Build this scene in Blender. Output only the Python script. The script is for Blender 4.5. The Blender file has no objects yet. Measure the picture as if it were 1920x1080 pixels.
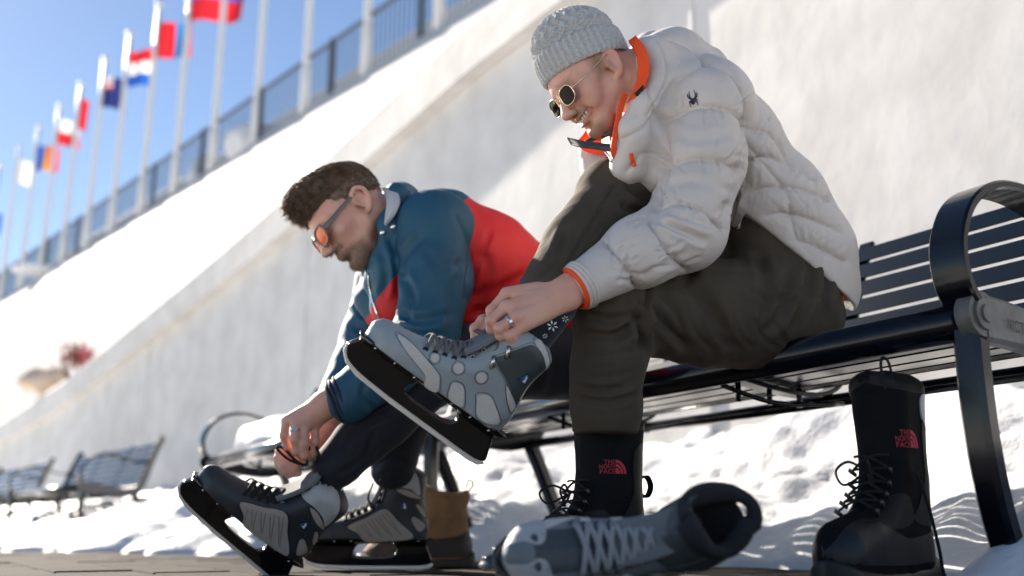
import bpy, bmesh, math, random
import numpy as np
from mathutils import Vector, Matrix
from mathutils.geometry import delaunay_2d_cdt
from mathutils.bvhtree import BVHTree
random.seed(7); np.random.seed(7)
scene = bpy.context.scene
COL = scene.collection

# ---------------------------------------------------------------- camera
CAM_H = 0.09
FPX = 1867.0
PITCH = math.atan(463.0 / FPX)
SP, CP = math.sin(PITCH), math.cos(PITCH)
cam_d = bpy.data.cameras.new('camera')
cam_d.sensor_width = 36.0
cam_d.lens = 36.0 * FPX / 1920.0
cam_d.clip_start = 0.05
cam_d.clip_end = 2000
cam_d.dof.use_dof = True
cam_d.dof.focus_distance = 1.98
cam_d.dof.aperture_fstop = 1.9
cam_d.dof.aperture_blades = 0
cam = bpy.data.objects.new('camera', cam_d)
COL.objects.link(cam)
cam.location = (0, 0, CAM_H)
cam.rotation_euler = (math.pi / 2 + PITCH, 0, 0)
scene.camera = cam

# ---------------------------------------------------------------- sky, sun, exposure
SUN_AZ = math.radians(-38.5)      # from +Y, negative = towards -X
SUN_EL = math.radians(30)
world = bpy.data.worlds.new('World')
scene.world = world
world.use_nodes = True
wn = world.node_tree.nodes
sky = wn.new('ShaderNodeTexSky')
sky.sky_type = 'NISHITA'
sky.sun_disc = False
sky.sun_elevation = SUN_EL
sky.sun_rotation = SUN_AZ
sky.altitude = 2500
sky.air_density = 1.0
sky.dust_density = 0.4
sky.ozone_density = 1.0
wn['Background'].inputs['Strength'].default_value = 0.055
world.node_tree.links.new(sky.outputs[0], wn['Background'].inputs['Color'])
sun_d = bpy.data.lights.new('sun', 'SUN')
sun_d.energy = 4.5
sun_d.angle = math.radians(0.5)
sun_d.color = (1.0, 0.90, 0.77)
sun = bpy.data.objects.new('sun', sun_d)
COL.objects.link(sun)
SUNV = Vector((math.sin(SUN_AZ) * math.cos(SUN_EL), math.cos(SUN_AZ) * math.cos(SUN_EL), math.sin(SUN_EL)))
sun.rotation_euler = (-SUNV).to_track_quat('-Z', 'Y').to_euler()
sun.location = SUNV * 50
vs = scene.view_settings
scene.display_settings.display_device = 'sRGB'
vs.view_transform = 'Standard'
vs.look = 'None'
vs.exposure = 1.6
vs.gamma = 1.0
vs.use_curve_mapping = False
scene.cycles.max_bounces = 8
scene.cycles.use_denoising = True

# ---------------------------------------------------------------- geometry helpers
def Wd(px, py, d):
    """world point seen at photo pixel px,py lying d metres ahead of the camera"""
    a = (px - 960.0) / FPX * d
    u = (540.0 - py) / FPX * d
    return np.array([a, d * CP - u * SP, CAM_H + d * SP + u * CP])

def proj(V):
    V = np.asarray(V, float)
    x, y, z = V[..., 0], V[..., 1], V[..., 2] - CAM_H
    d = y * CP + z * SP
    u = -y * SP + z * CP
    return 960 + FPX * x / d, 540 - FPX * u / d, d

CR = np.array([1.0, 0, 0]); CU = np.array([0, -SP, CP]); CF = np.array([0, CP, SP])

def nrm(v):
    v = np.asarray(v, float)
    return v / np.linalg.norm(v)

def smooth_path(P, n=8, closed=False):
    P = np.asarray(P, float)
    m = len(P)
    out = []
    rng = m if closed else m - 1
    for i in range(rng):
        if closed:
            p0, p1, p2, p3 = P[(i - 1) % m], P[i], P[(i + 1) % m], P[(i + 2) % m]
        else:
            p1, p2 = P[i], P[i + 1]
            p0 = P[i - 1] if i > 0 else 2 * p1 - p2
            p3 = P[i + 2] if i + 2 < m else 2 * p2 - p1
        for k in range(n):
            t = k / n
            out.append(0.5 * (2 * p1 + (p2 - p0) * t + (2 * p0 - 5 * p1 + 4 * p2 - p3) * t * t + (-p0 + 3 * p1 - 3 * p2 + p3) * t ** 3))
    if not closed:
        out.append(P[-1])
    return np.array(out)

def tube(P, r, n=8, flat=1.0, up=None, caps=True):
    """swept tube; r scalar or list; flat squashes along 'up'"""
    P = np.asarray(P, float); m = len(P)
    r = np.full(m, r, float) if np.isscalar(r) else np.asarray(r, float)
    T = np.gradient(P, axis=0)
    T /= (np.linalg.norm(T, axis=1)[:, None] + 1e-12)
    V = []; F = []
    ref = np.array([0.13, 0.21, 0.97]) if up is None else np.asarray(up, float)
    B = ref - T[0] * ref.dot(T[0])
    if np.linalg.norm(B) < 1e-3:
        ref = np.array([1.0, 0.1, 0]); B = ref - T[0] * ref.dot(T[0])
    B = nrm(B)
    for i in range(m):
        if up is not None:
            b = ref - T[i] * ref.dot(T[i])
            if np.linalg.norm(b) > 1e-3: B = nrm(b)
        else:
            B = nrm(B - T[i] * B.dot(T[i]))
        N = np.cross(T[i], B)
        for k in range(n):
            a = 2 * math.pi * k / n
            V.append(P[i] + r[i] * (math.cos(a) * N + flat * math.sin(a) * B))
    for i in range(m - 1):
        for k in range(n):
            F.append((i * n + k, i * n + (k + 1) % n, (i + 1) * n + (k + 1) % n, (i + 1) * n + k))
    if caps:
        F.append(tuple(range(n))[::-1]); F.append(tuple((m - 1) * n + k for k in range(n)))
    return np.array(V), F

def strap(P, w, t, wdir):
    """rectangular bar swept along P; w wide along wdir, t thick"""
    P = np.asarray(P, float); m = len(P)
    T = np.gradient(P, axis=0); T /= np.linalg.norm(T, axis=1)[:, None]
    wd = nrm(wdir); V = []; F = []
    ww = np.full(m, w, float) if np.isscalar(w) else np.asarray(w, float)
    tt = np.full(m, t, float) if np.isscalar(t) else np.asarray(t, float)
    c = 0.22
    for i in range(m):
        W_ = nrm(wd - T[i] * wd.dot(T[i])); N = np.cross(T[i], W_)
        hw, ht = ww[i] / 2, tt[i] / 2
        b = min(hw, ht) * c * 2
        for (a, q) in ((hw, ht - b), (hw - b, ht), (-hw + b, ht), (-hw, ht - b), (-hw, -ht + b), (-hw + b, -ht), (hw - b, -ht), (hw, -ht + b)):
            V.append(P[i] + a * W_ + q * N)
    n = 8
    for i in range(m - 1):
        for k in range(n):
            F.append((i * n + k, i * n + (k + 1) % n, (i + 1) * n + (k + 1) % n, (i + 1) * n + k))
    F.append(tuple(range(n))[::-1]); F.append(tuple((m - 1) * n + k for k in range(n)))
    return np.array(V), F

def join(*VF):
    V = []; F = []; o = 0
    for v, f in VF:
        V.append(np.asarray(v, float)); F += [tuple(int(i) + o for i in q) for q in f]; o += len(v)
    return np.vstack(V), F

def box(c, s, bev=0.0):
    """box centred at c with size s, chamfered edges"""
    bm = bmesh.new(); bmesh.ops.create_cube(bm, size=1.0)
    for v in bm.verts: v.co = Vector((v.co.x * s[0], v.co.y * s[1], v.co.z * s[2]))
    if bev > 0: bmesh.ops.bevel(bm, geom=list(bm.edges), offset=bev, segments=1, affect='EDGES')
    bm.verts.index_update()
    V = np.array([v.co[:] for v in bm.verts]) + np.asarray(c, float)
    F = [tuple(v.index for v in f.verts) for f in bm.faces]
    bm.free(); return V, F

ORG = {}
def root(name, loc, label, cat, group=None, kind=None):
    o = bpy.data.objects.new(name, None); COL.objects.link(o)
    o.location = loc; o.empty_display_size = 0.05
    ORG[o.name] = np.asarray(loc, float)
    tag(o, label, cat, group, kind)
    return o

def tag(o, label=None, cat=None, group=None, kind=None):
    if label: o['label'] = label
    if cat: o['category'] = cat
    if group: o['group'] = group
    if kind: o['kind'] = kind
    return o

def mesh_data(name, V, F, mats, smooth=True, attrs=None, mi=None):
    me = bpy.data.meshes.new(name)
    V = np.asarray(V, np.float32)
    if isinstance(F, np.ndarray):
        n = len(F); k = F.shape[1]
        me.vertices.add(len(V)); me.vertices.foreach_set('co', V.ravel())
        me.loops.add(n * k); me.loops.foreach_set('vertex_index', F.astype(np.int32).ravel())
        me.polygons.add(n); me.polygons.foreach_set('loop_start', np.arange(n, dtype=np.int32) * k)
        me.update(calc_edges=True)
    else:
        me.from_pydata([tuple(map(float, v)) for v in V], [], F)
        me.update()
    me.validate()
    if not isinstance(mats, (list, tuple)): mats = [mats]
    for m in mats: me.materials.append(m)
    me.polygons.foreach_set('use_smooth', np.full(len(me.polygons), bool(smooth)))
    if mi is not None: me.polygons.foreach_set('material_index', np.asarray(mi, np.int32))
    if attrs:
        for k, a in attrs.items():
            at = me.attributes.new(k, 'FLOAT', 'POINT')
            at.data.foreach_set('value', np.asarray(a, np.float32))
    return me

def obj(name, VF, mats, parent=None, smooth=True, attrs=None, mi=None, auto=None):
    """one mesh object from world coordinates; a child is stored relative to its root"""
    V, F = VF
    V = np.asarray(V, float)
    o0 = np.zeros(3)
    if parent is not None: o0 = ORG[parent.name]
    me = mesh_data(name, V - o0, F, mats, smooth, attrs, mi)
    if auto is not None:
        me.set_sharp_from_angle(angle=math.radians(auto))
    o = bpy.data.objects.new(name, me); COL.objects.link(o)
    if parent is not None:
        o.parent = parent; ORG[o.name] = o0
    else:
        ORG[o.name] = np.zeros(3)
    return o

# ---------------------------------------------------------------- signed distance fields -> surface nets
class Field:
    def __init__(s, lo, hi, vox):
        s.lo = np.asarray(lo, float); s.vox = vox
        s.n = np.ceil((np.asarray(hi, float) - s.lo) / vox).astype(int) + 1
        s.f = np.full(s.n, 1.0, np.float32)
        s.ax = [(s.lo[i] + vox * np.arange(s.n[i])).astype(np.float32) for i in range(3)]
    def reg(s, lo, hi, pad):
        a = np.clip(np.floor((np.asarray(lo) - pad - s.lo) / s.vox).astype(int), 0, s.n - 1)
        b = np.clip(np.ceil((np.asarray(hi) + pad - s.lo) / s.vox).astype(int) + 1, 1, s.n)
        sl = tuple(slice(a[i], max(b[i], a[i] + 1)) for i in range(3))
        X = s.ax[0][sl[0]][:, None, None]; Y = s.ax[1][sl[1]][None, :, None]; Z = s.ax[2][sl[2]][None, None, :]
        return sl, X, Y, Z
    def comb(s, sl, d, k, op):
        f = s.f[sl]
        if op == 'u':
            if k <= 0: s.f[sl] = np.minimum(f, d)
            else:
                h = np.clip(0.5 + 0.5 * (d - f) / k, 0, 1); s.f[sl] = d + (f - d) * h - k * h * (1 - h)
        else:
            d = -d
            if k <= 0: s.f[sl] = np.maximum(f, d)
            else:
                h = np.clip(0.5 - 0.5 * (d - f) / k, 0, 1); s.f[sl] = d + (f - d) * h + k * h * (1 - h)
    def cone(s, a, b, ra, rb, k=0.02, sq=None, op='u'):
        """tapered capsule; sq=(axis, factor) flattens it along axis"""
        a = np.asarray(a, float); b = np.asarray(b, float)
        R = max(ra, rb) * (max(1, sq[1]) if sq else 1)
        sl, X, Y, Z = s.reg(np.minimum(a, b) - R, np.maximum(a, b) + R, k + 4 * s.vox)
        ab = b - a; L = max(ab.dot(ab), 1e-9)
        px, py, pz = X - a[0], Y - a[1], Z - a[2]
        t = np.clip((px * ab[0] + py * ab[1] + pz * ab[2]) / L, 0, 1)
        dx, dy, dz = px - t * ab[0], py - t * ab[1], pz - t * ab[2]
        q = dx * dx + dy * dy + dz * dz
        if sq:
            n = nrm(sq[0]); c = dx * n[0] + dy * n[1] + dz * n[2]
            q = q + c * c * (1.0 / sq[1] ** 2 - 1)
        d = np.sqrt(np.maximum(q, 0)) - (ra + (rb - ra) * t)
        s.comb(sl, d.astype(np.float32), k, op)
    def chain(s, P, R, k=0.02, sq=None, op='u'):
        for i in range(len(P) - 1): s.cone(P[i], P[i + 1], R[i], R[i + 1], k, sq, op)
    def ell(s, c, r, M=None, k=0.02, op='u'):
        c = np.asarray(c, float); r = np.asarray(r, float)
        R = r.max(); M = np.eye(3) if M is None else np.asarray(M)
        sl, X, Y, Z = s.reg(c - R, c + R, k + 4 * s.vox)
        px, py, pz = X - c[0], Y - c[1], Z - c[2]
        u = [(px * M[0, i] + py * M[1, i] + pz * M[2, i]) for i in range(3)]
        k0 = np.sqrt(sum((u[i] / r[i]) ** 2 for i in range(3)))
        k1 = np.sqrt(sum((u[i] / r[i] ** 2) ** 2 for i in range(3))) + 1e-6
        d = k0 * (k0 - 1) / k1
        s.comb(sl, d.astype(np.float32), k, op)
    def cut(s, fn):
        X, Y, Z = s.ax[0][:, None, None], s.ax[1][None, :, None], s.ax[2][None, None, :]
        s.f = np.maximum(s.f, fn(X, Y, Z)).astype(np.float32)
    def mesh(s, smooth=1):
        return surfnet(s.f, s.lo, s.vox, smooth)

def surfnet(f, lo, vox, smooth=1):
    # pad so the surface closes
    f = f.copy()
    for ax in range(3):
        ix = [slice(None)] * 3
        for e in (0, -1):
            ix[ax] = e; f[tuple(ix)] = np.maximum(f[tuple(ix)], 1e-4)
    s = f < 0
    c = np.zeros(tuple(n - 1 for n in f.shape), np.uint8)
    sl = lambda n, o: slice(o, n - 1 + o)
    for i in (0, 1):
        for j in (0, 1):
            for k in (0, 1):
                c += s[sl(f.shape[0], i), sl(f.shape[1], j), sl(f.shape[2], k)]
    act = (c > 0) & (c < 8)
    I = np.argwhere(act)
    idx = np.full(c.shape, -1, np.int32); idx[act] = np.arange(len(I), dtype=np.int32)
    C = {}
    for i in (0, 1):
        for j in (0, 1):
            for k in (0, 1):
                C[(i, j, k)] = f[I[:, 0] + i, I[:, 1] + j, I[:, 2] + k]
    acc = np.zeros((len(I), 3)); cnt = np.zeros(len(I))
    for ax in range(3):
        for u in (0, 1):
            for v in (0, 1):
                a = [u, v]; a.insert(ax, 0); b = [u, v]; b.insert(ax, 1)
                fa, fb = C[tuple(a)], C[tuple(b)]
                m = (fa < 0) != (fb < 0)
                t = np.where(m, fa / np.where(m, fa - fb, 1), 0)
                p = np.tile(np.array(a, float), (len(I), 1)); p[:, ax] = t
                acc[m] += p[m]; cnt[m] += 1
    V = (I + acc / cnt[:, None]) * vox + lo
    Q = []
    for ax in range(3):
        o1, o2 = [(1, 2), (2, 0), (0, 1)][ax]
        A = [slice(None)] * 3; B = [slice(None)] * 3
        A[ax] = slice(0, -1); B[ax] = slice(1, None)
        for o in (o1, o2): A[o] = slice(1, -1); B[o] = slice(1, -1)
        e = s[tuple(A)] != s[tuple(B)]
        E = np.argwhere(e)
        if not len(E): continue
        E[:, o1] += 1; E[:, o2] += 1
        inside = s[E[:, 0], E[:, 1], E[:, 2]]
        def cell(d1, d2):
            G = E.copy(); G[:, o1] -= d1; G[:, o2] -= d2
            return idx[G[:, 0], G[:, 1], G[:, 2]]
        q = np.stack([cell(1, 1), cell(0, 1), cell(0, 0), cell(1, 0)], 1)
        q[~inside] = q[~inside][:, ::-1]
        Q.append(q)
    Q = np.vstack(Q)
    for _ in range(smooth): V = lap(V, Q, 0.5)
    return V, Q

def lap(V, Q, w):
    n = len(V); acc = np.zeros((n, 3)); cnt = np.zeros(n)
    for a, b in ((0, 1), (1, 2), (2, 3), (3, 0)):
        i, j = Q[:, a], Q[:, b]
        for x in range(3):
            acc[:, x] += np.bincount(i, V[j, x], n) + np.bincount(j, V[i, x], n)
        cnt += np.bincount(i, minlength=n) + np.bincount(j, minlength=n)
    return V * (1 - w) + w * acc / np.maximum(cnt, 1)[:, None]

def vnormals(V, Q):
    d1 = V[Q[:, 2]] - V[Q[:, 0]]; d2 = V[Q[:, 3]] - V[Q[:, 1]]
    fn = np.cross(d1, d2); n = len(V); N = np.zeros((n, 3))
    for a in range(4):
        for x in range(3): N[:, x] += np.bincount(Q[:, a], fn[:, x], n)
    return N / (np.linalg.norm(N, axis=1)[:, None] + 1e-12)

def seg_dist(px, py, pts):
    """distance (px) from points to a polyline, and position along it 0..1"""
    best = np.full(px.shape, 1e9); pos = np.zeros(px.shape)
    pts = np.asarray(pts, float); m = len(pts) - 1
    for i in range(m):
        a, b = pts[i], pts[i + 1]; ab = b - a; L = ab.dot(ab) + 1e-9
        t = np.clip(((px - a[0]) * ab[0] + (py - a[1]) * ab[1]) / L, 0, 1)
        d = np.hypot(px - a[0] - t * ab[0], py - a[1] - t * ab[1])
        k = d < best; best = np.where(k, d, best); pos = np.where(k, (i + t) / m, pos)
    return best, pos

def creases(V, Q, lines):
    """press folds and seams into a cloth mesh where the photo shows them.
    lines: (points, width px, depth m, kind) kind 'seam' cusp, 'fold' valley, 'ridge' bump"""
    N = vnormals(V, Q)
    px, py, d = proj(V)
    view = V - np.array([0, 0, CAM_H]); view /= np.linalg.norm(view, axis=1)[:, None]
    facing = np.clip(-(N * view).sum(1) * 3 + 0.3, 0, 1)
    off = np.zeros(len(V))
    for pts, w, dep, kind in lines:
        P = smooth_path(pts, 6) if len(pts) > 2 else np.asarray(pts, float)
        x0, y0 = P.min(0) - 5 * w; x1, y1 = P.max(0) + 5 * w
        m = np.where((px > x0) & (px < x1) & (py > y0) & (py < y1))[0]
        if not len(m): continue
        ds, pos = seg_dist(px[m], py[m], P)
        end = np.clip(np.minimum(pos, 1 - pos) * 8 + 0.15, 0, 1)
        if kind == 'seam': g = -np.exp(-ds / w); end = 1
        elif kind == 'fold': g = -np.exp(-(ds / w) ** 2) + 0.45 * np.exp(-((ds - 1.9 * w) / (0.9 * w)) ** 2)
        else: g = np.exp(-(ds / w) ** 2)
        off[m] += dep * g * end
    return V + N * (off * facing)[:, None]

def hash3(i):
    return np.modf(np.abs(np.sin(i * 12.9898) * 43758.5453))[0]

def vnoise(P, sc, seed=0):
    """smooth value noise, -1..1"""
    p = np.asarray(P) * sc + seed * 17.3
    i = np.floor(p); f = p - i; f = f * f * (3 - 2 * f)
    def h(ix, iy, iz): return hash3(ix * 1.0 + iy * 57.31 + iz * 113.77)
    r = 0
    for a in (0, 1):
        for b in (0, 1):
            for c in (0, 1):
                w = (f[:, 0] if a else 1 - f[:, 0]) * (f[:, 1] if b else 1 - f[:, 1]) * (f[:, 2] if c else 1 - f[:, 2])
                r = r + w * h(i[:, 0] + a, i[:, 1] + b, i[:, 2] + c)
    return r * 2 - 1

# ---------------------------------------------------------------- materials
def mat(name, col, rough=0.6, metal=0.0, bump=0.0, bscale=200.0, var=0.0, vscale=6.0, sheen=0.0, coat=0.0,
        spec=0.5, sss=0.0, col2=None, detail=4, stretch=None, bdist=0.002, trans=0.0, ior=1.45, rvar=0.0):
    m = bpy.data.materials.new(name); m.use_nodes = True
    nt = m.node_tree; n = nt.nodes; b = n['Principled BSDF']
    b.inputs['Base Color'].default_value = (*col, 1)
    b.inputs['Roughness'].default_value = rough
    b.inputs['Metallic'].default_value = metal
    b.inputs['Specular IOR Level'].default_value = spec
    b.inputs['IOR'].default_value = ior
    if sheen: b.inputs['Sheen Weight'].default_value = sheen; b.inputs['Sheen Roughness'].default_value = 0.4
    if coat: b.inputs['Coat Weight'].default_value = coat; b.inputs['Coat Roughness'].default_value = 0.08
    if trans: b.inputs['Transmission Weight'].default_value = trans
    if sss:
        b.inputs['Subsurface Weight'].default_value = sss
        b.inputs['Subsurface Radius'].default_value = (0.9, 0.35, 0.2)
        b.inputs['Subsurface Scale'].default_value = 0.008
    tc = None
    if bump or var or rvar:
        tc = n.new('ShaderNodeTexCoord'); mp = n.new('ShaderNodeMapping')
        nt.links.new(tc.outputs['Object'], mp.inputs['Vector'])
        if stretch: mp.inputs['Scale'].default_value = stretch
    if var or rvar:
        t = n.new('ShaderNodeTexNoise'); t.inputs['Scale'].default_value = vscale; t.inputs['Detail'].default_value = 6
        nt.links.new(mp.outputs[0], t.inputs['Vector'])
    if var:
        r = n.new('ShaderNodeMix'); r.data_type = 'RGBA'
        c2 = col2 if col2 else tuple(c * (1 - var) for c in col)
        r.inputs['A'].default_value = (*c2, 1); r.inputs['B'].default_value = (*col, 1)
        cr = n.new('ShaderNodeMapRange'); cr.inputs['From Min'].default_value = 0.35; cr.inputs['From Max'].default_value = 0.65
        nt.links.new(t.outputs['Fac'], cr.inputs['Value']); nt.links.new(cr.outputs[0], r.inputs['Factor'])
        nt.links.new(r.outputs['Result'], b.inputs['Base Color'])
    if rvar:
        mr = n.new('ShaderNodeMapRange'); mr.inputs['To Min'].default_value = max(0, rough - rvar); mr.inputs['To Max'].default_value = min(1, rough + rvar)
        nt.links.new(t.outputs['Fac'], mr.inputs['Value']); nt.links.new(mr.outputs[0], b.inputs['Roughness'])
    if bump:
        t2 = n.new('ShaderNodeTexNoise'); t2.inputs['Scale'].default_value = bscale; t2.inputs['Detail'].default_value = detail
        nt.links.new(mp.outputs[0], t2.inputs['Vector'])
        bp = n.new('ShaderNodeBump'); bp.inputs['Strength'].default_value = bump; bp.inputs['Distance'].default_value = bdist
        nt.links.new(t2.outputs['Fac'], bp.inputs['Height']); nt.links.new(bp.outputs[0], b.inputs['Normal'])
    return m

def attr_mix(m, attr, col, soft=0.0):
    """second base colour where the surface attribute is above zero (dyed panels, beard, lips)"""
    nt = m.node_tree; n = nt.nodes; b = n['Principled BSDF']
    a = n.new('ShaderNodeAttribute'); a.attribute_name = attr
    mr = n.new('ShaderNodeMapRange'); mr.inputs['From Min'].default_value = -soft if soft else -1e-5
    mr.inputs['From Max'].default_value = soft if soft else 1e-5
    nt.links.new(a.outputs['Fac'], mr.inputs['Value'])
    mx = n.new('ShaderNodeMix'); mx.data_type = 'RGBA'
    mx.inputs['B'].default_value = (*col, 1)
    if b.inputs['Base Color'].links:
        nt.links.new(b.inputs['Base Color'].links[0].from_socket, mx.inputs['A'])
    else:
        mx.inputs['A'].default_value = b.inputs['Base Color'].default_value
    nt.links.new(mr.outputs[0], mx.inputs['Factor'])
    nt.links.new(mx.outputs['Result'], b.inputs['Base Color'])
    return m

def poly_fill(pts, step):
    """triangulated 2-D polygon with inner points every step"""
    pts = np.asarray(pts, float); n = len(pts)
    lo, hi = pts.min(0), pts.max(0)
    gx = np.arange(lo[0] + step / 2, hi[0], step); gz = np.arange(lo[1] + step / 2, hi[1], step)
    G = np.array([(x, z) for x in gx for z in gz]) if len(gx) and len(gz) else np.zeros((0, 2))
    if len(G):
        d = poly_sd(G[:, 0], G[:, 1], pts); G = G[d > step * 0.45]
    A = [Vector(p) for p in pts] + [Vector(p) for p in G]
    vo, eo, fo, _, _, _ = delaunay_2d_cdt(A, [(i, (i + 1) % n) for i in range(n)], [tuple(range(n))], 1, 1e-6)
    return np.array([v[:] for v in vo]), [tuple(f) for f in fo]

def poly_sd(x, z, pts):
    """signed distance to a closed polygon, positive inside"""
    pts = np.asarray(pts, float)
    best = np.full(np.shape(x), 1e9); ins = np.zeros(np.shape(x), bool); m = len(pts)
    for i in range(m):
        a, b = pts[i], pts[(i + 1) % m]; ab = b - a; L = ab.dot(ab) + 1e-12
        t = np.clip(((x - a[0]) * ab[0] + (z - a[1]) * ab[1]) / L, 0, 1)
        best = np.minimum(best, (x - a[0] - t * ab[0]) ** 2 + (z - a[1] - t * ab[1]) ** 2)
        c = (a[1] > z) != (b[1] > z)
        with np.errstate(divide='ignore', invalid='ignore'):
            xi = a[0] + (z - a[1]) / (b[1] - a[1] if b[1] != a[1] else 1e-12) * ab[0]
        ins ^= c & (x < xi)
    return np.where(ins, 1, -1) * np.sqrt(best)

def text_mesh(s, size):
    cu = bpy.data.curves.new('tmp', 'FONT'); cu.body = s; cu.size = size; cu.fill_mode = 'FRONT'
    o = bpy.data.objects.new('tmp', cu); COL.objects.link(o)
    dg = bpy.context.evaluated_depsgraph_get()
    me = bpy.data.meshes.new_from_object(o.evaluated_get(dg))
    V = np.array([v.co[:2] for v in me.vertices]); F = [tuple(p.vertices) for p in me.polygons]
    bpy.data.objects.remove(o); bpy.data.curves.remove(cu); bpy.data.meshes.remove(me)
    return V, F
# ================================================================ THE SETTING
B0 = np.array([0.80, 1.68]); DV = np.array([-0.516, 0.857]); UV = np.array([0.857, 0.516])
def T(t, u, z=0.0):
    p = B0 + DV * t + UV * u
    return np.array([p[0], p[1], z])

m_ground = mat('mortar_sand', (0.05, 0.045, 0.04), 0.9, bump=0.5, bscale=60, var=0.4, vscale=9)
m_paver = mat('grey_paver', (0.042, 0.036, 0.031), 0.9, bump=0.5, bscale=90, var=0.45, vscale=5, spec=0.12)
m_snow = mat('snow', (0.68, 0.69, 0.71), 0.55, bump=0.55, bscale=45, bdist=0.008, detail=10, sss=0.0)
m_wall = mat('white_stucco', (0.73, 0.71, 0.68), 0.8, bump=0.4, bscale=10, bdist=0.005, detail=9, var=0.07, vscale=3.5, col2=(0.62, 0.60, 0.57))
m_bank = mat('white_painted_concrete', (0.60, 0.59, 0.575), 0.8, bump=0.3, bscale=3, bdist=0.02, var=0.08, vscale=0.6, col2=(0.52, 0.51, 0.50))
m_black = mat('black_powder_coat', (0.003, 0.005, 0.009), 0.16, bump=0.05, bscale=90, spec=0.45, rvar=0.06, vscale=9)
m_slat = mat('navy_black_slat_paint', (0.003, 0.008, 0.016), 0.2, bump=0.06, bscale=140, spec=0.3)
m_cast = mat('grey_cast_iron', (0.15, 0.145, 0.138), 0.5, bump=0.6, bscale=160, var=0.3, vscale=30)
m_pole = mat('white_pole_paint', (0.78, 0.78, 0.78), 0.4)
m_rail = mat('dark_rail_steel', (0.10, 0.12, 0.145), 0.45)
m_fascia = mat('pale_roof_metal', (0.50, 0.52, 0.55), 0.5)

# ground, one sheet out to the horizon
obj('ground', (np.array([[-600, -300, -0.014], [600, -300, -0.014], [600, 900, -0.014], [-600, 900, -0.014]]), [(0, 1, 2, 3)]), m_ground, smooth=False)['kind'] = 'structure'

# unseen rink sheet, added behind the camera to bounce warm fill onto the men
rk = [T(-60, -1.8, -0.008), T(80, -1.8, -0.008), T(80, -60, -0.008), T(-60, -60, -0.008)]
obj('rink_fill_sheet', (np.array(rk), [(0, 1, 2, 3)]), mat('warm_fill_ice', (0.82, 0.80, 0.77), 0.5, bump=0.3, bscale=8, var=0.1, vscale=1.5), smooth=False)['kind'] = 'structure'
# lower wall: plan path that runs behind the benches and turns a few degrees to the left
def wall_path():
    p = T(-2.4, 1.30)[:2]; a = math.radians(31.0); out = [p.copy()]; hd = [a]; s = 0; ss = [-2.4]
    step = 0.25
    while s < 44:
        hdeg = 31.0 + 6.9 * min(max((s - 3.2) / 8.5, 0), 1)
        a = math.radians(hdeg)
        p = p + step * np.array([-math.sin(a), math.cos(a)])
        s += step; out.append(p.copy()); hd.append(a); ss.append(s - 2.4)
    return np.array(out), np.array(hd), np.array(ss)
WP, WH, WS = wall_path()
WN = np.stack([-np.cos(WH), -np.sin(WH)], 1)     # towards the viewer
# the coping ramps down to the left
L1 = np.interp(WS, [-2.4, 4.0, 5.6, 9.85, 13.6, 17.6, 44], [3.28, 3.25, 3.10, 2.62, 2.18, 1.92, 1.85]); L0 = L1 - 0.36
def panel_ribbon(i0, i1, sec):
    n = len(sec(i0)); V = []; F = []
    for i in range(i0, i1 + 1):
        for (o, z) in sec(i):
            q = WP[i] + WN[i] * o; V.append((q[0], q[1], z))
    m = i1 - i0
    for i in range(m):
        for k in range(n):
            F.append((i * n + k, i * n + (k + 1) % n, (i + 1) * n + (k + 1) % n, (i + 1) * n + k))
    F.append(tuple(range(n))); F.append(tuple(m * n + k for k in range(n))[::-1])
    return np.array(V), F
wr = root('stucco_wall', (*WP[8], 0), 'long low white stucco wall with overhanging coping behind the black benches', 'wall')
# cast panels with a shallow vertical joint between them
cuts = [0, 18, 36, 52, 72, 94, 118, 144, len(WP) - 1]
for a, b in zip(cuts[:-1], cuts[1:]):
    obj('wall_panel', panel_ribbon(a, b, lambda i: [(0.0, -0.1), (0.0, L0[i]), (-0.5, L0[i]), (-0.5, -0.1)]), m_wall, wr, smooth=True, auto=30)
    if b < len(WP) - 1:
        q = WP[b] + WN[b] * 0.002
        t_ = np.array([-math.sin(WH[b]), math.cos(WH[b])])
        V, F = box((0, 0, 0), (0.035, 0.02, L0[b]), 0.006)
        R = np.array([[t_[0], WN[b][0], 0], [t_[1], WN[b][1], 0], [0, 0, 1]])
        obj('joint_strip', (V @ R.T + np.array([q[0], q[1], L0[b] / 2]), F), m_wall, wr, smooth=False)
obj('coping', panel_ribbon(0, len(WP) - 1, lambda i: [(0.10, L0[i] + 0.002), (0.10, L1[i] - 0.05), (0.06, L1[i]), (-0.6, L1[i]), (-0.6, L0[i] + 0.002)]), m_wall, wr, smooth=True, auto=30)

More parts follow.
